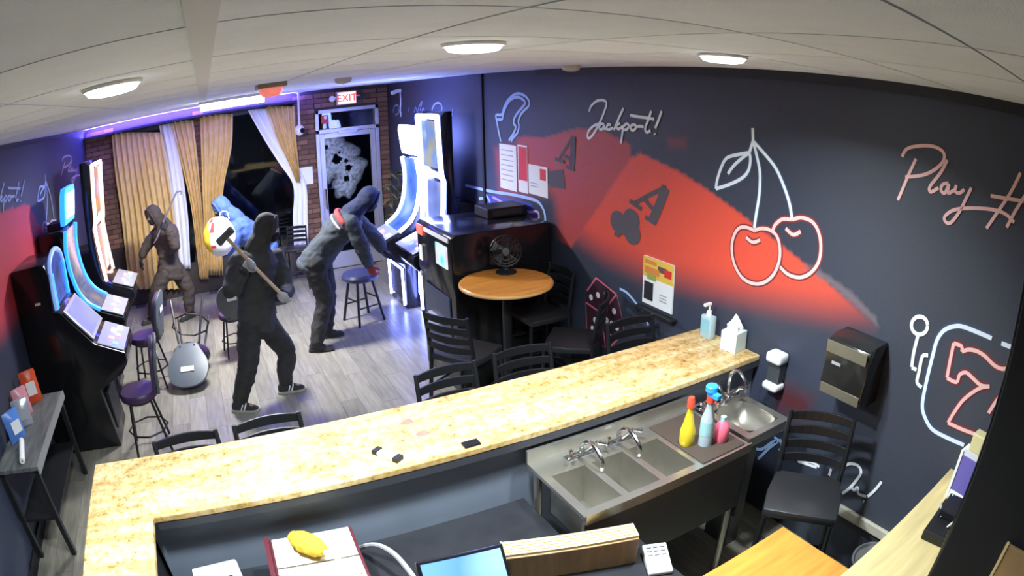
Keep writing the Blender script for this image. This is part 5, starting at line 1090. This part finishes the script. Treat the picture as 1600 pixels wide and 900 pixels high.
bt, bl, br_, bb = ony(350, 338, Y2-.3), ony(317, 370, Y2-.3), ony(368, 362, Y2-.3), ony(340, 400, Y2-.3); bc_ = (bl+br_)/2
bg = thing('carrier_bag', 'white and yellow carrier bag with a red stripe held by the blue hooded person', 'bag', tuple(drop(bc_, bb.z)))
hz = (bt.z-bb.z)/2; cz = (bt.z+bb.z)/2; wv = (br_.x-bl.x)/2; R_ = []
for i in range(13):
    t = i/12; q = math.sin(math.pi*(.06+.88*t))**.6; R_.append([V((bc_.x+wv*q*math.cos(k*math.pi/10)*(1+.12*noise.noise((i*.5, k*.9, 1))), bc_.y+.13*q*math.sin(k*math.pi/10)*(1+.2*noise.noise((i*.7, k*.8, 5))), cz-hz+2*hz*t)) for k in range(20)])
s = MB(); s.rings(R_); so = s.build('bag_body', [M_white, mat('bag_yellow', (.9, .62, .05), .45), mat('bag_stripe_red', (.75, .05, .05), .45)], bg, world=True, smooth=True)
for f in so.data.polygons:
    x = (f.center.x+bg.location.x-bc_.x)/wv
    f.material_index = 1 if x < -.55 else (2 if -.42 < x < -.24 and f.center.z > hz*.55 else 0)
MB().tube([bt+V((-.06, 0, -.04)), bt+V((-.04, 0, .05)), bt+V((.04, 0, .05)), bt+V((.06, 0, -.04))], .006, 6, 4).build('bag_handle', M_white, bg, world=True)
# --- person leaning toward the right hand machines
Y4 = 6.55
J = dict(pelvis=ony(497, 402, Y4), chest=ony(530, 358, Y4), neck=ony(555, 335, Y4), head=ony(577, 313, Y4), sh_r=ony(548, 350, Y4-.18), sh_l=ony(552, 340, Y4+.18), el_r=ony(566, 388, Y4-.22), el_l=ony(588, 372, Y4+.2),
 hip_r=ony(490, 408, Y4-.09), hip_l=ony(503, 404, Y4+.09), kn_r=ony(507, 470, Y4-.13), kn_l=ony(512, 462, Y4+.12), an_r=onz(494, 537, .085), an_l=onz(511, 516, .085), toe_r=V((.95, -.3, 0)).normalized(), toe_l=V((1, .0, 0)).normalized())
J['wr_r'] = ony(577, 415, Y4-.1); J['wr_l'] = ony(598, 392, Y4+.22)
_, prt = person('person in dark clothing leaning toward the white lit slot machines', J, V((.95, -.1, -.3)), dict(jacket=C_slate, trousers=C_dk, hood=C_navy, mask=C_mask, glove_r=C_red, glove_l=C_gb, shoe=C_shoe, sole=C_shoe, cuff=C_slate), dict(r=(V((.35, .1, -1)), V((.6, .6, 0)), .45), l=(V((.9, 0, -.5)), V((0, 0, -1)), .35)))
up = (J['neck']-J['pelvis']).normalized(); lt_ = (J['sh_r']-J['sh_l']).normalized(); dp = up.cross(lt_).normalized(); dp = dp if dp.z > 0 else -dp
for nm, o_, m_, k in (('red_shoulder_band', -.05, C_red, .165), ('white_piping', -.12, mat('white_piping_cloth', (.62, .6, .6), .7), .18)):
    q = MB(); c = J['chest'].lerp(J['neck'], .75)+up*o_; q.tube([c+lt_*(.235*math.cos(a))+dp*(k*math.sin(a)) for a in [math.pi*(.04+.92*i/12) for i in range(13)]], .032 if 'red' in nm else .014, 8); prt(nm, q, .01, m_, .003, 2)
q = MB(); limb(q, [J['el_r'].lerp(J['wr_r'], .05), J['wr_r'].lerp(J['el_r'], .1)], [.072, .056]); prt('red_sleeve', q, .01, C_red, .004, 2)
print('bricks', nb, 'objects', len(bpy.data.objects), 'tris', sum(len(o.data.polygons) for o in bpy.data.objects if o.type == 'MESH')*2)
